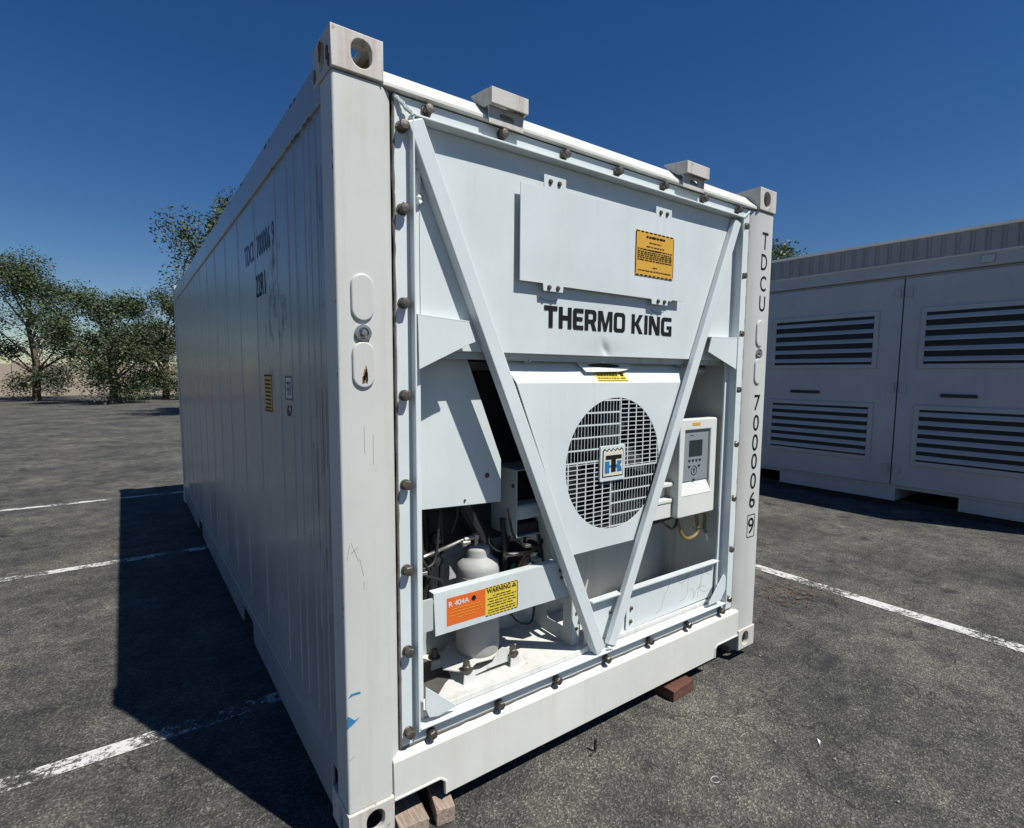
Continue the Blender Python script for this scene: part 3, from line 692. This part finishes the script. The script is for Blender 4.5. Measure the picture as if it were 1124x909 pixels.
# round duct edge beside the box
MB().quadbox([(1.00, .12, .62), (1.06, .12, .62), (1.10, .26, .62), (1.02, .26, .62), (.93, .12, .98), (.97, .12, .98), (1.04, .26, .98), (.96, .26, .98)]).build('duct_wing', M['inner'], C, bevel=.006)
# receiver tank
tk = empty('receiver_tank', (0, 0, 0)); tk.parent = C
tx, ty = .668, .262
MB().lathe([(.04, .375), (.075, .380), (.090, .392), (.094, .41), (.094, .728), (.0955, .729), (.0955, .735), (.094, .736), (.094, .762), (.088, .782), (.068, .800), (.054, .808), (.051, .815), (.052, .838), (.047, .848), (.028, .856), (.004, .858)], (tx, ty, 0), 'z', 48).build('tank_body', M['tank'], tk, smooth=50)
mb = MB().lathe([(.012, .856), (.012, .885), (.018, .887), (.018, .905), (.008, .908)], (tx-.01, ty, 0), 'z', 12)
mb.tube([(tx-.01, ty, .895), (tx-.06, ty-.01, .893), (tx-.075, ty-.01, .893)], .013, 10).build('valve', M['steel'], tk)
# three-legged tank base
bs = plate('tank_base', [[(.462, .20), (.53, .125), (.60, .165), (.70, .150), (.775, .125), (.83, .20), (.80, .30), (.72, .385), (.60, .385), (.50, .30)]], 'z', .392, .006, M['tray'], tk, bev=.001)
mb = MB()
mb.prism([(.545, .385), (.600, .375), (.66, .385), (.690, .428), (.715, .436), (.745, .420), (.775, .388), (.775, .365), (.545, .365)], 'y', .135, .139)
mb.build('saddle', M['tray'], tk, bevel=.001)
for (x, y) in ((.535, .135), (.765, .135), (.475, .30)):
    MB().prism([(x-.024, .3455), (x+.024, .3455), (x+.020, .385), (x-.020, .385)], 'y', y-.018, y-.012).prism([(x+.022, .3455), (x+.05, .3455), (x+.022, .385)], 'y', y-.01, y+.016).build('foot', M['tray'], tk, bevel=.001)
    MB().lathe([(.026, .392), (.026, .397), (.017, .398), (.017, .412), (.014, .416), (.014, .428), (.002, .430)], (x, y, 0), 'z', 18).build('foot_bolt', M['bolt'], tk)
# crossbar with its two stickers
cb = plate('crossbar', [[(.354, .776), (.360, .614), (1.026, .614), (.950, .778)]], 'y', .065, .004, M['unit'], C, bev=.001)
MB().prism([(.354, .7765), (.950, .7785), (.950, .7815), (.354, .7795)], 'y', .065, .105).build('bar_fold', M['unit'], cb, bevel=.001)
MB().box(.310, .353, .069, .078, .64, .76).build('bar_hanger', M['inner'], cb)
for z in (.738, .706): MB().lathe([(.009, 0), (.009, -.005), (.006, -.009), (.001, -.010)], (.965 if z > .72 else .973, .0648, z), 'y', 12).build('screw', M['bolt'], cb)
so_ = plate('orange_sticker', [rect(.408, .579, .640, .748)], 'y', .0643, .0006, M['orange'], cb)
writing('gas_name', [('R 404A', .416, .505, .712, .733, .012)], 'y', .0636, M['whitelab'], so_)
MB().lathe([(.010, 0), (.010, -.0006)], (.526, .0636, .724), 'y', 16).build('pictogram', M['ink'], so_)
fine_print('small_print', .416, .570, [(.700, .8), (.688, .95), (.676, .95), (.664, .5)], .0022, .0641, M['amber'], so_)
sy_ = plate('yellow_sticker', [rect(.580, .738, .632, .750)], 'y', .0643, .0006, M['yellow'], cb)
writing('warning_heading', [('WARNING', .586, .700, .724, .744, .012)], 'y', .0636, M['ink'], sy_)
plate('warning_triangle', [[(.706, .726), (.730, .726), (.718, .745)], [(.7135, .7305), (.7225, .7305), (.718, .738)]], 'y', .0636, .0006, M['ink'], sy_)
fine_print('small_print', .586, .732, [(.712, .6), (.702, .95), (.690, .85), (.679, .95), (.668, .8), (.655, .9), (.645, .9)], .0035, .0641, M['ink'], sy_)
mb = MB()
for i in range(9):
    x = .582+i*.0174; mb.box(x, x+.011, .0634, .0640, .7465, .7495); mb.box(x, x+.011, .0634, .0640, .6325, .6355)
mb.box(.735, .7375, .0634, .0640, .637, .745).build('sticker_border', M['ink'], sy_, smooth=0)
# bracket plate right of the crossbar
plate('bracket_plate', [[(.10, .350), (.10, .618), (.30, .62), (.37, .50), (.40, .350)], [(.16, .42), (.27, .42), (.30, .47), (.27, .53), (.16, .53)]], 'x', 1.070, .004, M['inner'], C, bev=.001)
bp_ = plate('bracket_flange', [[(1.0755, .350), (1.125, .350), (1.125, .46), (1.118, .615), (1.0755, .618)]], 'y', .10, .004, M['unit'], C, bev=.001)
for z in (.575, .50, .425): MB().lathe([(.008, 0), (.008, -.005), (.002, -.006)], (1.10, .0998, z), 'y', 10).build('bolt', M['bolt'], bp_)
# pipes, cables and small fittings in the left bay
def tubeobj(name, pts, r, mat, par=C, sub=True):
    P = [Vector(p) for p in pts]
    if sub:   # Catmull-Rom
        Q = []
        for i in range(len(P)-1):
            a, b, c, d = P[max(0, i-1)], P[i], P[i+1], P[min(len(P)-1, i+2)]
            for k in range(6):
                t = k/6; Q.append(.5*((2*b)+(c-a)*t+(2*a-5*b+4*c-d)*t*t+(3*b-a-3*c+d)*t**3))
        Q.append(P[-1]); P = Q
    return MB().tube(P, r, 10).build(name, mat, par)
tubeobj('pipe', [(.33, .25, .50), (.335, .25, .70), (.34, .26, 1.05)], .020, M['black'])
tubeobj('pipe', [(.31, .21, .86), (.40, .21, .875), (.50, .24, .88), (.60, .26, .893)], .0075, M['steel'])
tubeobj('pipe', [(.31, .20, .835), (.40, .20, .83), (.44, .21, .87), (.46, .22, 1.02)], .006, M['black'])
tubeobj('pipe', [(.60, .34, 1.10), (.66, .33, .98), (.76, .33, .80), (.80, .34, .60)], .034, M['black'])
tubeobj('cable', [(.36, .30, 1.10), (.40, .26, .98), (.39, .24, .90), (.44, .25, .80), (.43, .28, .60)], .009, M['black'])
tubeobj('cable', [(.82, .30, .90), (.86, .27, .96-.06), (.93, .28, .86), (.94, .30, .78), (.88, .30, .72)], .007, M['black'])
tubeobj('cable', [(.76, .30, .90), (.74, .28, .84), (.80, .27, .80), (.86, .29, .86), (.84, .33, .70)], .004, M['black'])
tubeobj('cable', [(1.0, .27, .88), (1.03, .25, .80), (.99, .25, .74), (.97, .28, .66)], .012, M['black'])
tubeobj('cable', [(.83, .26, .60), (.86, .24, .565), (.91, .24, .56), (.95, .26, .60), (.95, .3, .66)], .010, M['black'])
tubeobj('pipe', [(.78, .22, .80), (.86, .22, .79), (.93, .23, .78)], .010, M['steel'])
MB().lathe([(.026, 0), (.026, .05), (.02, .06)], (.98, .25, .79), 'y', 16).build('pressure_switch', M['black'], C)
MB().lathe([(.013, .66), (.013, .735), (.009, .74)], (.845, .24, 0), 'z', 14).build('green_cap', M['green'], C)
MB().box(.875, .915, .22, .26, .72, .765).build('valve_body', M['steel'], C, bevel=.005)
MB().box(.94, .975, .20, .24, .725, .755).build('valve_body', M['tray'], C, bevel=.005)
for (x, y, z) in ((.36, .24, .60), (.365, .24, .55), (.46, .26, .83), (.47, .27, .92)):
    MB().lathe([(.022, -.02), (.026, 0), (.018, .02)], (x, y, z), 'z', 12).build('fitting', M['black'] if z > .7 else M['brass'], C)
MB().lathe([(.03, .52), (.055, .54), (.06, .60), (.06, .98), (.05, 1.04), (.02, 1.06)], (.375, .33, 0), 'z', 24).build('dark_bay_column', M['black'], C)  # black column added to make the back of the bay darker
MB().lathe([(.05, .62), (.075, .63), (.08, .64), (.08, .70), (.07, .76), (.04, .79)], (.93, .35, 0), 'z', 28).build('dark_bay_filler', M['black'], C)  # black body added behind the crossbar to darken the bay
for k, (xa, za, xb, zb, yy_, rr_) in enumerate(((.44, .62, .44, 1.07, .33, .008), (.47, .66, .475, 1.07, .36, .006), (.50, .60, .505, 1.07, .31, .010), (.56, .92, .58, 1.07, .30, .007), (.79, .60, .80, .95, .27, .012), (.83, .58, .84, .92, .31, .008), (.75, .62, .74, .90, .33, .010), (.97, .68, .965, .88, .22, .008))):
    tubeobj('pipe', [(xa, yy_, za), ((xa+xb)/2+.012, yy_-.01, (za+zb)/2), (xb, yy_, zb)], rr_, M['black'])
tubeobj('pipe', [(.31, .17, .70), (.36, .18, .69), (.40, .22, .66), (.41, .26, .56)], .012, M['black'])
tubeobj('cable', [(.32, .2, .95), (.37, .17, .86), (.41, .2, .78), (.37, .22, .70), (.34, .2, .64)], .006, M['black'])
tubeobj('cable', [(.84, .2, .70), (.90, .19, .745), (.96, .2, .72), (1.02, .21, .76), (1.04, .24, .84)], .008, M['black'])
for k, pts in enumerate((((.315, .15, .98), (.35, .15, .84), (.40, .16, .80), (.45, .18, .76), (.47, .22, .62)), ((.33, .15, 1.05), (.345, .14, .92), (.33, .14, .80), (.36, .15, .66)),
        ((.77, .18, 1.02), (.79, .17, .90), (.86, .17, .84), (.95, .18, .83), (1.0, .22, .90)), ((.80, .17, .76), (.84, .16, .72), (.90, .16, .70), (.93, .19, .62)),
        ((.75, .2, .62), (.80, .15, .52), (.88, .15, .50), (.93, .2, .60)))):
    tubeobj('cable', pts, (.006, .008, .006, .007, .005)[k], M['black'])
for (x, y, z) in ((.352, .148, .835), (.465, .2, .72), (.86, .168, .842), (.88, .16, .705)):
    MB().box(x-.014, x+.014, y-.014, y+.014, z-.006, z+.006).build('cable_clamp', M['steel'], C, bevel=.002)
MB().lathe([(.010, 0), (.014, .004), (.014, .022), (.008, .026), (.008, .04)], (.565, .225, .888), 'x', 12).build('service_valve', M['steel'], C)
tubeobj('copper_pipe', [(.86, .23, .66), (.86, .22, .74), (.90, .21, .79), (.99, .22, .80)], .006, plain('copper', (.35, .16, .08), .4, .9))
MB().box(.31, .40, .30, .40, .36, .52).build('junction_box', M['inner'], C, bevel=.006)

# right: lower cover, lip
MB().box(1.135, 2.1035, .032, .068, .556, .564).build('cover_lip', M['unit'], C, bevel=.001)
lc = plate('lower_cover', [[(1.12, .346), (2.1035, .346), (2.1035, .5555), (1.135, .5555)]], 'y', .0685, .004, M['unit'], C)
plate('access_plate', [[(1.392, .350), (1.412, .346), (2.05, .352), (2.095, .39), (2.10, .548), (1.398, .540)]], 'y', .0640, .003, M['unit'], lc, bev=.0005)
MB().bar((1.40, .0665, .345), (2.06, .0665, .347), .005, .002).bar((1.389, .0665, .352), (1.389, .0665, .44), .004, .002).build('plate_edge_shadow', M['black'], lc, smooth=0)  # hairline shadow below and left of the access plate, drawn as black strips
for (x, z) in ((1.427, .452), (1.425, .385), (1.287, .468)):
    MB().lathe([(.010, 0), (.010, -.004), (.006, -.009)], (x, .0637 if x > 1.3 else .0683, z), 'y', 12).build('screw', M['washer'], lc)
mb = MB()   # flaking hairline cracks in the paint
def crack(x, z, a, n):
    for i in range(n):
        l_ = random.uniform(.008, .020); x2, z2 = x+math.cos(a)*l_, z+math.sin(a)*l_
        if not (1.5 < x2 < 2.08 and .365 < z2 < .535): break
        mb.bar((x, .0636, z), (x2, .0636, z2), .0013, .0006); x, z = x2, z2; a += random.uniform(-.7, .7)
for s in ((1.72, .53, -1.7, 16), (1.86, .53, -1.2, 16), (1.88, .50, -2.1, 12), (1.95, .53, -1.4, 14), (1.99, .52, -1.8, 14), (2.0, .46, -2.6, 10), (1.9, .44, -.4, 10), (1.93, .38, 1.2, 10), (1.80, .52, -1.0, 10), (2.03, .53, -1.6, 12)): crack(*s)
tag(mb.build('paint_cracks', M['gasket'], lc, smooth=0), kind='stuff')
# controller
ct = empty('controller', (0, 0, 0)); ct.parent = C
cy = .070
plate('controller_housing', [rrect(1.768, 2.085, .842, 1.360, .012), [(1.812, 1.302), (2.030, 1.302), (2.030, 1.06), (2.045, .965), (1.80, .965), (1.806, 1.06)]], 'y', cy, .050, M['ctrl'], ct, bev=.006)
MB().box(1.78, 2.075, cy+.0505, cy+.17, .852, 1.35).build('controller_back', M['ctrl'], ct, bevel=.01)
MB().box(1.802, 2.04, cy+.012, cy+.018, 1.03, 1.306).build('keypad_panel', M['greypanel'], ct)
MB().quadbox([(1.795, cy-.002, .955), (2.05, cy-.002, .955), (2.05, cy+.05, .955), (1.795, cy+.05, .955), (1.812, cy+.02, 1.035), (2.03, cy+.02, 1.035), (2.03, cy+.05, 1.035), (1.812, cy+.05, 1.035)]).build('keypad_ledge', M['ctrl'], ct, bevel=.002)
MB().box(1.862, 1.974, cy+.0095, cy+.0115, 1.160, 1.246).build('display', M['screen'], ct, bevel=.001)
mb = MB()
ky = cy+.0112
for i in range(4): mb.box(1.858+i*.030, 1.878+i*.030, ky-.0006, ky, 1.136, 1.142); mb.box(1.864+i*.030, 1.872+i*.030, ky-.0006, ky, 1.128, 1.136)
mb.box(1.866, 1.896, ky-.0006, ky, 1.270, 1.273)
for x, s in ((1.868, 1), (1.952, 1), (1.91, 1)):
    z = 1.105 if x != 1.91 else 1.032
    mb.prism([(x-.012, z+.006), (x+.012, z+.006), (x, z-.010)], 'y', ky-.0006, ky)
mb.tube([(1.91+.024*math.cos(i*math.pi/12), ky, 1.083+.024*math.sin(i*math.pi/12)) for i in range(24)], .0016, 5, closed=True)
mb.box(1.900, 1.920, ky-.0006, ky, 1.088, 1.093).box(1.907, 1.913, ky-.0006, ky, 1.070, 1.088)
mb.build('key_marks', M['ink'], ct, smooth=0)
mb = MB().box(1.868, 1.934, cy-.0012, cy-.0002, 1.325, 1.340); mb.build('amber_plate', M['amber'], ct, smooth=0)
mb = MB()   # ledges left of the controller
mb.box(1.60, 1.765, .10, .19, 1.010, 1.030).box(1.60, 1.765, .10, .19, .925, .945).box(1.60, 1.765, .105, .19, .845, .924).box(1.62, 1.765, .15, .19, .946, 1.009)
mb.build('terminal_shelf', M['ctrl'], ct, bevel=.004)
# hose, cables and tag below the controller
tubeobj('drain_hose', [(1.86, .15, .85), (1.875, .14, .78), (1.90, .13, .715), (1.96, .13, .690), (2.03, .13, .715), (2.035, .14, .79), (2.03, .15, .86)], .0105, M['hose'])
tubeobj('drain_hose', [(2.01, .14, .83), (2.06, .13, .838), (2.095, .13, .79), (2.09, .13, .73), (2.10, .12, .70)], .0095, M['hose'])
MB().tube([(2.098, .12, .705), (2.112, .115, .66)], .008, 10).build('hose_tip', M['whitelab'], C)
tubeobj('cable', [(1.70, .13, .84), (1.75, .12, .80), (1.79, .115, .775), (1.83, .12, .80), (1.84, .13, .85)], .007, M['black'])
tubeobj('cable', [(1.55, .16, .835), (1.65, .14, .825), (1.78, .14, .832), (1.90, .14, .838)], .012, M['black'])
tubeobj('cable', [(1.99, .13, .745), (2.05, .12, .735), (2.11, .13, .73)], .003, M['black'])
# small motor seen under the right gusset
MB().lathe([(.03, -.02), (.045, 0), (.045, .08), (.03, .10)], (1.95, .16, 1.61), 'x', 20).build('small_motor', M['steel'], C)
# roof lugs
def lug(x0, x1):
    e = empty('roof_lug', (0, 0, 0)); e.parent = C
    MB().prism([(-.022, 2.518), (-.022, 2.572), (.115, 2.590), (.115, 2.584), (-.016, 2.566), (-.016, 2.518)], 'x', x0, x1).build('hook_plate', M['cast'], e, bevel=.002)
    MB().prism([(-.016, 2.518), (-.016, 2.566), (.115, 2.584), (.08, 2.553), (.03, 2.52)], 'x', x0+.001, x0+.007).build('cheek', M['cast'], e)
    MB().prism([(-.016, 2.518), (-.016, 2.566), (.115, 2.584), (.08, 2.553), (.03, 2.52)], 'x', x1-.007, x1-.001).build('cheek', M['cast'], e)
    plate('slotted_plate', [rect(x0+.004, x1-.004, 2.462, 2.522), rrect((x0+x1)/2-.03, (x0+x1)/2+.03, 2.482, 2.505, .010)], 'y', .002, .005, M['cast'], e, bev=.001)
lug(.545, .705); lug(1.625, 1.795)

# ------------------------------------------------------------------ timber blocks
def block(name, label, x0, x1, y0, y1, z0, z1, mat, rz, group='timber blocks under the container'):
    cx, cy_ = (x0+x1)/2, (y0+y1)/2
    mb = MB(); mb.box(x0-cx, x1-cx, y0-cy_, y1-cy_, 0, z1-z0)
    bmesh.ops.subdivide_edges(mb.b, edges=mb.b.edges, cuts=5, use_grid_fill=True)
    for v in mb.b.verts: v.co += Vector((random.uniform(-1, 1), random.uniform(-1, 1), random.uniform(-1, 1)))*.0012
    o = mb.build(name, mat, None, bevel=.003, loc=(cx, cy_, z0)); o.rotation_euler = (0, 0, rz)
    tag(o, label, 'wood block', group); return o
block('wood_block', 'red-brown timber offcut poking out from under the container bottom rail', 1.640, 1.825, -.030, .34, GZ+.002, -.012, M['wood_red'], R(4))
block('wood_block', 'pale weathered timber poking out under the bottom rail near the left front corner', .355, .425, -.030, .30, GZ+.002, -.004, M['wood_pale'], R(-14))
block('wood_block', 'pale timber lying flat in the notch beside the left front corner casting', .200, .310, -.005, .34, GZ+.002, -.022, M['wood_pale'], R(-6))
block('wood_block', 'timber block supporting the right front corner of the container', 2.335, 2.42, .09, .25, GZ+.002, -.0015, M['wood_pale'], 0)

# ------------------------------------------------------------------ small things on the asphalt
mb = MB().tube([(0, 0, .002), (.001, -.001, .03), (.003, 0, .058)], .0065, 8).tube([(-.04, -.012, .005), (-.015, -.005, .006), (.0, 0, .005)], .004, 8)
tag(mb.build('bent_spike', M['black'], loc=(1.075, -.062, GZ)), 'short black bent spike standing up from the asphalt in front of the container', 'spike')
lv = MB()
for i in range(90):
    a = random.gauss(0, 1); x, y = 3.52+random.gauss(0, .13), .34+random.gauss(0, .12); an = random.uniform(0, 3.14); s = random.uniform(.010, .035); z = GZ+.006+random.random()*.012
    c, d = math.cos(an)*s, math.sin(an)*s
    lv.b.faces.new([lv.b.verts.new(p) for p in ((x-c, y-d, z), (x+d*.2, y-c*.2, z+.006), (x+c, y+d, z+.002), (x-d*.2, y+c*.2, z+.004))])
tag(lv.build('dry_leaves', plain('dry_leaf', (.13, .08, .05), .8, var=.5), smooth=0), 'small scatter of dry brown leaves on the asphalt right of the container', 'leaves', kind='stuff')
gt = MB()
for i in range(420):
    x, y = random.uniform(.3, 5), random.uniform(-2.0, .0)
    if y > -.02: continue
    s = random.uniform(.0015, .0055) if i % 14 else random.uniform(.005, .010); bmesh.ops.create_icosphere(gt.b, subdivisions=1, radius=s, matrix=Matrix.Translation((x, y, GZ+s*.5)) @ Matrix.Diagonal((1, random.uniform(.5, 1), .6, 1)))
tag(gt.build('loose_grit', plain('grit', (.22, .20, .17), .9, var=.6, scale=9)), 'loose grit scattered over the asphalt', 'grit', kind='stuff')
mb = MB().tube([(.0+.02*math.cos(a), .016*math.sin(a), .003+.002*math.sin(2*a)) for a in [i*.5 for i in range(11)]], .0012, 5)
tag(mb.build('wire_scrap', M['whitelab'], loc=(1.36, -.47, GZ)), 'tiny curled white scrap of wire on the asphalt', 'scrap')
mb = MB().prism([(0, 0), (.03, .012), (.038, .03), (.02, .018)], 'z', .003, .005)
tag(mb.build('paper_scrap', M['whitelab'], loc=(1.93, -.62, GZ)), 'small white sliver of paper on open asphalt at lower right', 'scrap')

# ------------------------------------------------------------------ grey louvred unit to the right
GX = 7.40
G = empty('generator_unit', (GX, 2.6, GZ))
tag(G, 'pale grey steel equipment enclosure with louvred vents standing to the right in shade', 'generator')
def gb(name, mb, mat, par=G, bevel=0, smooth=35):
    for v in mb.b.verts: v.co -= Vector((GX, 2.6, GZ)) if par == G else Vector((GX, 2.6, GZ))
    return mb.build(name, mat, par, bevel=bevel, smooth=smooth)
Y0, Y1 = -1.0, 6.2
gb('enclosure_body', MB().box(GX, GX+2.44, Y0, Y1, .205, 2.80), M['gen'], bevel=.01)
gb('roof_fascia', MB().box(GX-.03, GX+2.47, Y0-.03, Y1+.03, 2.83, 2.985).box(GX+.03, GX+2.4, Y0+.03, Y1-.03, 2.801, 2.829), M['gen'], bevel=.012)
gb('drip_edge', MB().box(GX-.045, GX-.031, Y0, Y1, 2.975, 2.992), M['rail'])
mb = MB().box(GX+.02, GX+2.40, Y0+.02, Y1-.02, .165, .204)
yy = Y0+.02
for k, (a, b) in enumerate(((2.50, 2.50),)): pass
for a, b in ((Y0+.02, .35), (1.0, 2.50), (3.15, 4.6), (5.2, Y1-.02)): mb.box(GX+.03, GX+2.38, a, b, .0, .164)
gb('base_skid', mb, M['gen'], bevel=.004)
gb('skid_shade_slab', MB().box(GX+.1, GX+2.3, Y0+.1, Y1-.1, GZ+.001, .0-.001), M['dark'])  # one dark slab painted in for the shaded gap under the skid
def louvre(y0, y1, z0, z1, n):
    f = MB(); t = .055
    f.box(GX-.020, GX-.001, y0, y1, z1-t, z1).box(GX-.020, GX-.001, y0, y1, z0, z0+t).box(GX-.020, GX-.001, y0, y0+t, z0+t, z1-t).box(GX-.020, GX-.001, y1-t, y1, z0+t, z1-t)
    fo = gb('vent', f, M['gen'], bevel=.004)
    def sub(nm, mb, mat):
        for v in mb.b.verts: v.co -= Vector((GX, 2.6, GZ))
        return mb.build(nm, mat, fo, smooth=0)
    sub('vent_opening', MB().box(GX-.004, GX-.001, y0+t, y1-t, z0+t, z1-t), M['dark'])
    s = MB(); h = (z1-z0-2*t)/n
    for i in range(n):
        zc = z0+t+h*(i+.5); s.quadbox([(GX-.030, y0+t, zc-.030), (GX-.030, y1-t, zc-.030), (GX-.0045, y1-t, zc+.012), (GX-.0045, y0+t, zc+.012), (GX-.030, y0+t, zc-.018), (GX-.030, y1-t, zc-.018), (GX-.0045, y1-t, zc+.024), (GX-.0045, y0+t, zc+.024)])
    sub('louvre_slats', s, M['gen'])
for a, b in ((1.30, 2.70), (-.55, .85), (3.1, 4.5)):
    louvre(a, b, 1.69, 2.42, 5); louvre(a, b, .49, 1.24, 6)
gb('door_handle', MB().box(GX-.02, GX-.001, 1.98, 2.39, 1.345, 1.385), M['black'], bevel=.008)
for y, s_ in ((1.12, 1), (2.88, 1), (-.86, 1), (.98, -1)):
    for z in (.42, 1.44, 2.62): gb('hinge', MB().box(GX-.018, GX-.001, y-.025, y+.025, z-.05, z+.05).lathe([(.011, z-.055), (.011, z+.055)], (GX-.02, y-.03*s_, 0), 'z', 10), M['gen'])
gb('door_handle', MB().box(GX-.02, GX-.001, .25, .60, 1.345, 1.385), M['black'], bevel=.008)
gb('lifting_eye', MB().box(GX-.05, GX-.031, .2, .32, 2.86, 2.95), M['steel'], bevel=.005)
for y in (1.05, 2.95): gb('panel_seam', MB().box(GX-.003, GX-.0005, y-.006, y+.006, .21, 2.795), M['dark'])
# building behind
Bd = empty('metal_building', (11, 4, GZ)); tag(Bd, 'plain dark blue-grey metal building rising behind the louvred enclosure', 'building')
mb = MB(); pr = []
for i in range(70):
    y = -3.2-4+i*.2; pr += [(0, y), (0, y+.12), (.025, y+.14), (.025, y+.18)]
pr += [(0, 6.9), (6, 6.9), (6, -7.2)]
mb.prism(pr, 'z', 0, 4.08); mb.build('cladding', M['clad'], Bd, smooth=0)
MB().box(-.04, 6.04, -7.25, 6.95, 4.081, 4.13).build('roof_edge', M['rail'], Bd)

bw = empty('boundary_wall', (-20, 46, GZ)); tag(bw, 'long low tan block wall far behind the trees at the end of the lot', 'wall')
wm = paint('tan_block', (.36, .31, .25), .8, .5, (.2, .17, .14), .8, 0, .3)
mb = MB()
for i in range(14): mb.box(-34+i*6.0, -34+i*6.0+5.6, 0, .2, 0, 2.1)
mb.build('wall_panel', wm, bw); mb = MB()
for i in range(15): mb.box(-34.4+i*6.0, -34+i*6.0, -.1, .3, 0, 2.3)
mb.build('pier', wm, bw)
# ------------------------------------------------------------------ trees
def tree(name, label, x, y, h, r, n=5200, trunk=.16, leaf=.09, seed=1, group=None, low=.35):
    rnd = random.Random(seed); t = empty(name, (x, y, GZ)); tag(t, label, 'tree', group)
    mb = MB(); top = h*.72
    mb.tube([(0, 0, 0), (r*.03, 0, top*.4), (-r*.04, r*.03, top*.75), (0, 0, top)], [trunk, trunk*.8, trunk*.5, trunk*.2], 10)
    cl = []
    for i in range(26):
        a = rnd.uniform(0, 6.28); u = rnd.uniform(.15, .92)*r; z = h*(low+rnd.random()*(1-low))*.96; k = math.sqrt(max(.05, 1-((z/h-(low+1)/2)/((1-low)/1.7))**2))
        c = Vector((u*k*math.cos(a), u*k*math.sin(a), z)); cl.append((c, r*rnd.uniform(.20, .40)))
        s = Vector((0, 0, max(h*.2, z-u*.9-h*.05))); mb.tube([s, s.lerp(c, .5)+Vector((0, 0, -.05*h*.2)), c], [trunk*.4, trunk*.22, trunk*.06], 6)
    mb.build('trunk', M['bark'], t)
    f = MB()
    for i in range(n):
        c, rr = cl[rnd.randrange(len(cl))]
        d = Vector((rnd.gauss(0, 1), rnd.gauss(0, 1), rnd.gauss(0, .8))); d = d.normalized()*rr*rnd.random()**.6
        p = c+d; a = Vector((rnd.gauss(0, 1), rnd.gauss(0, 1), rnd.gauss(0, .6))).normalized(); b = a.cross(Vector((rnd.gauss(0, 1), rnd.gauss(0, 1), rnd.gauss(0, 1)))).normalized(); s = leaf*rnd.uniform(.6, 1.4)
        f.b.faces.new([f.b.verts.new(q) for q in (p-a*s, p-b*s*.45, p+a*s, p+b*s*.45)])
    f.build('crown', M['leaf'], t, smooth=0)
    return t
tree('tree', 'tall dark tree just showing above the container roof at its left', 3.35, 21.5, 8.3, 2.7, 30000, .22, .055, 3)
tree('tree', 'dark tree top just above the building roof beside the right corner post', 15.6, 7.3, 5.6, 1.9, 14000, .18, .05, 5)
for i, (x, y, h, r) in enumerate(((-9, 34, 6.5, 3), (-4.5, 38, 7.5, 3.4), (-1, 33, 5.5, 2.8), (-15, 36, 7, 3.4), (-20, 40, 8, 4), (1.5, 37, 6.6, 3))):
    tree('tree', ['short broad tree', 'tall rounded tree', 'small low tree', 'broad tree', 'largest tree', 'slim tree'][i]+' in the far row beyond the lot, '+['third', 'fourth', 'fifth', 'second', 'first', 'sixth'][i]+' from the left', x, y, h, r, 26000, .2, .065, 20+i, 'trees beyond the lot', .12)
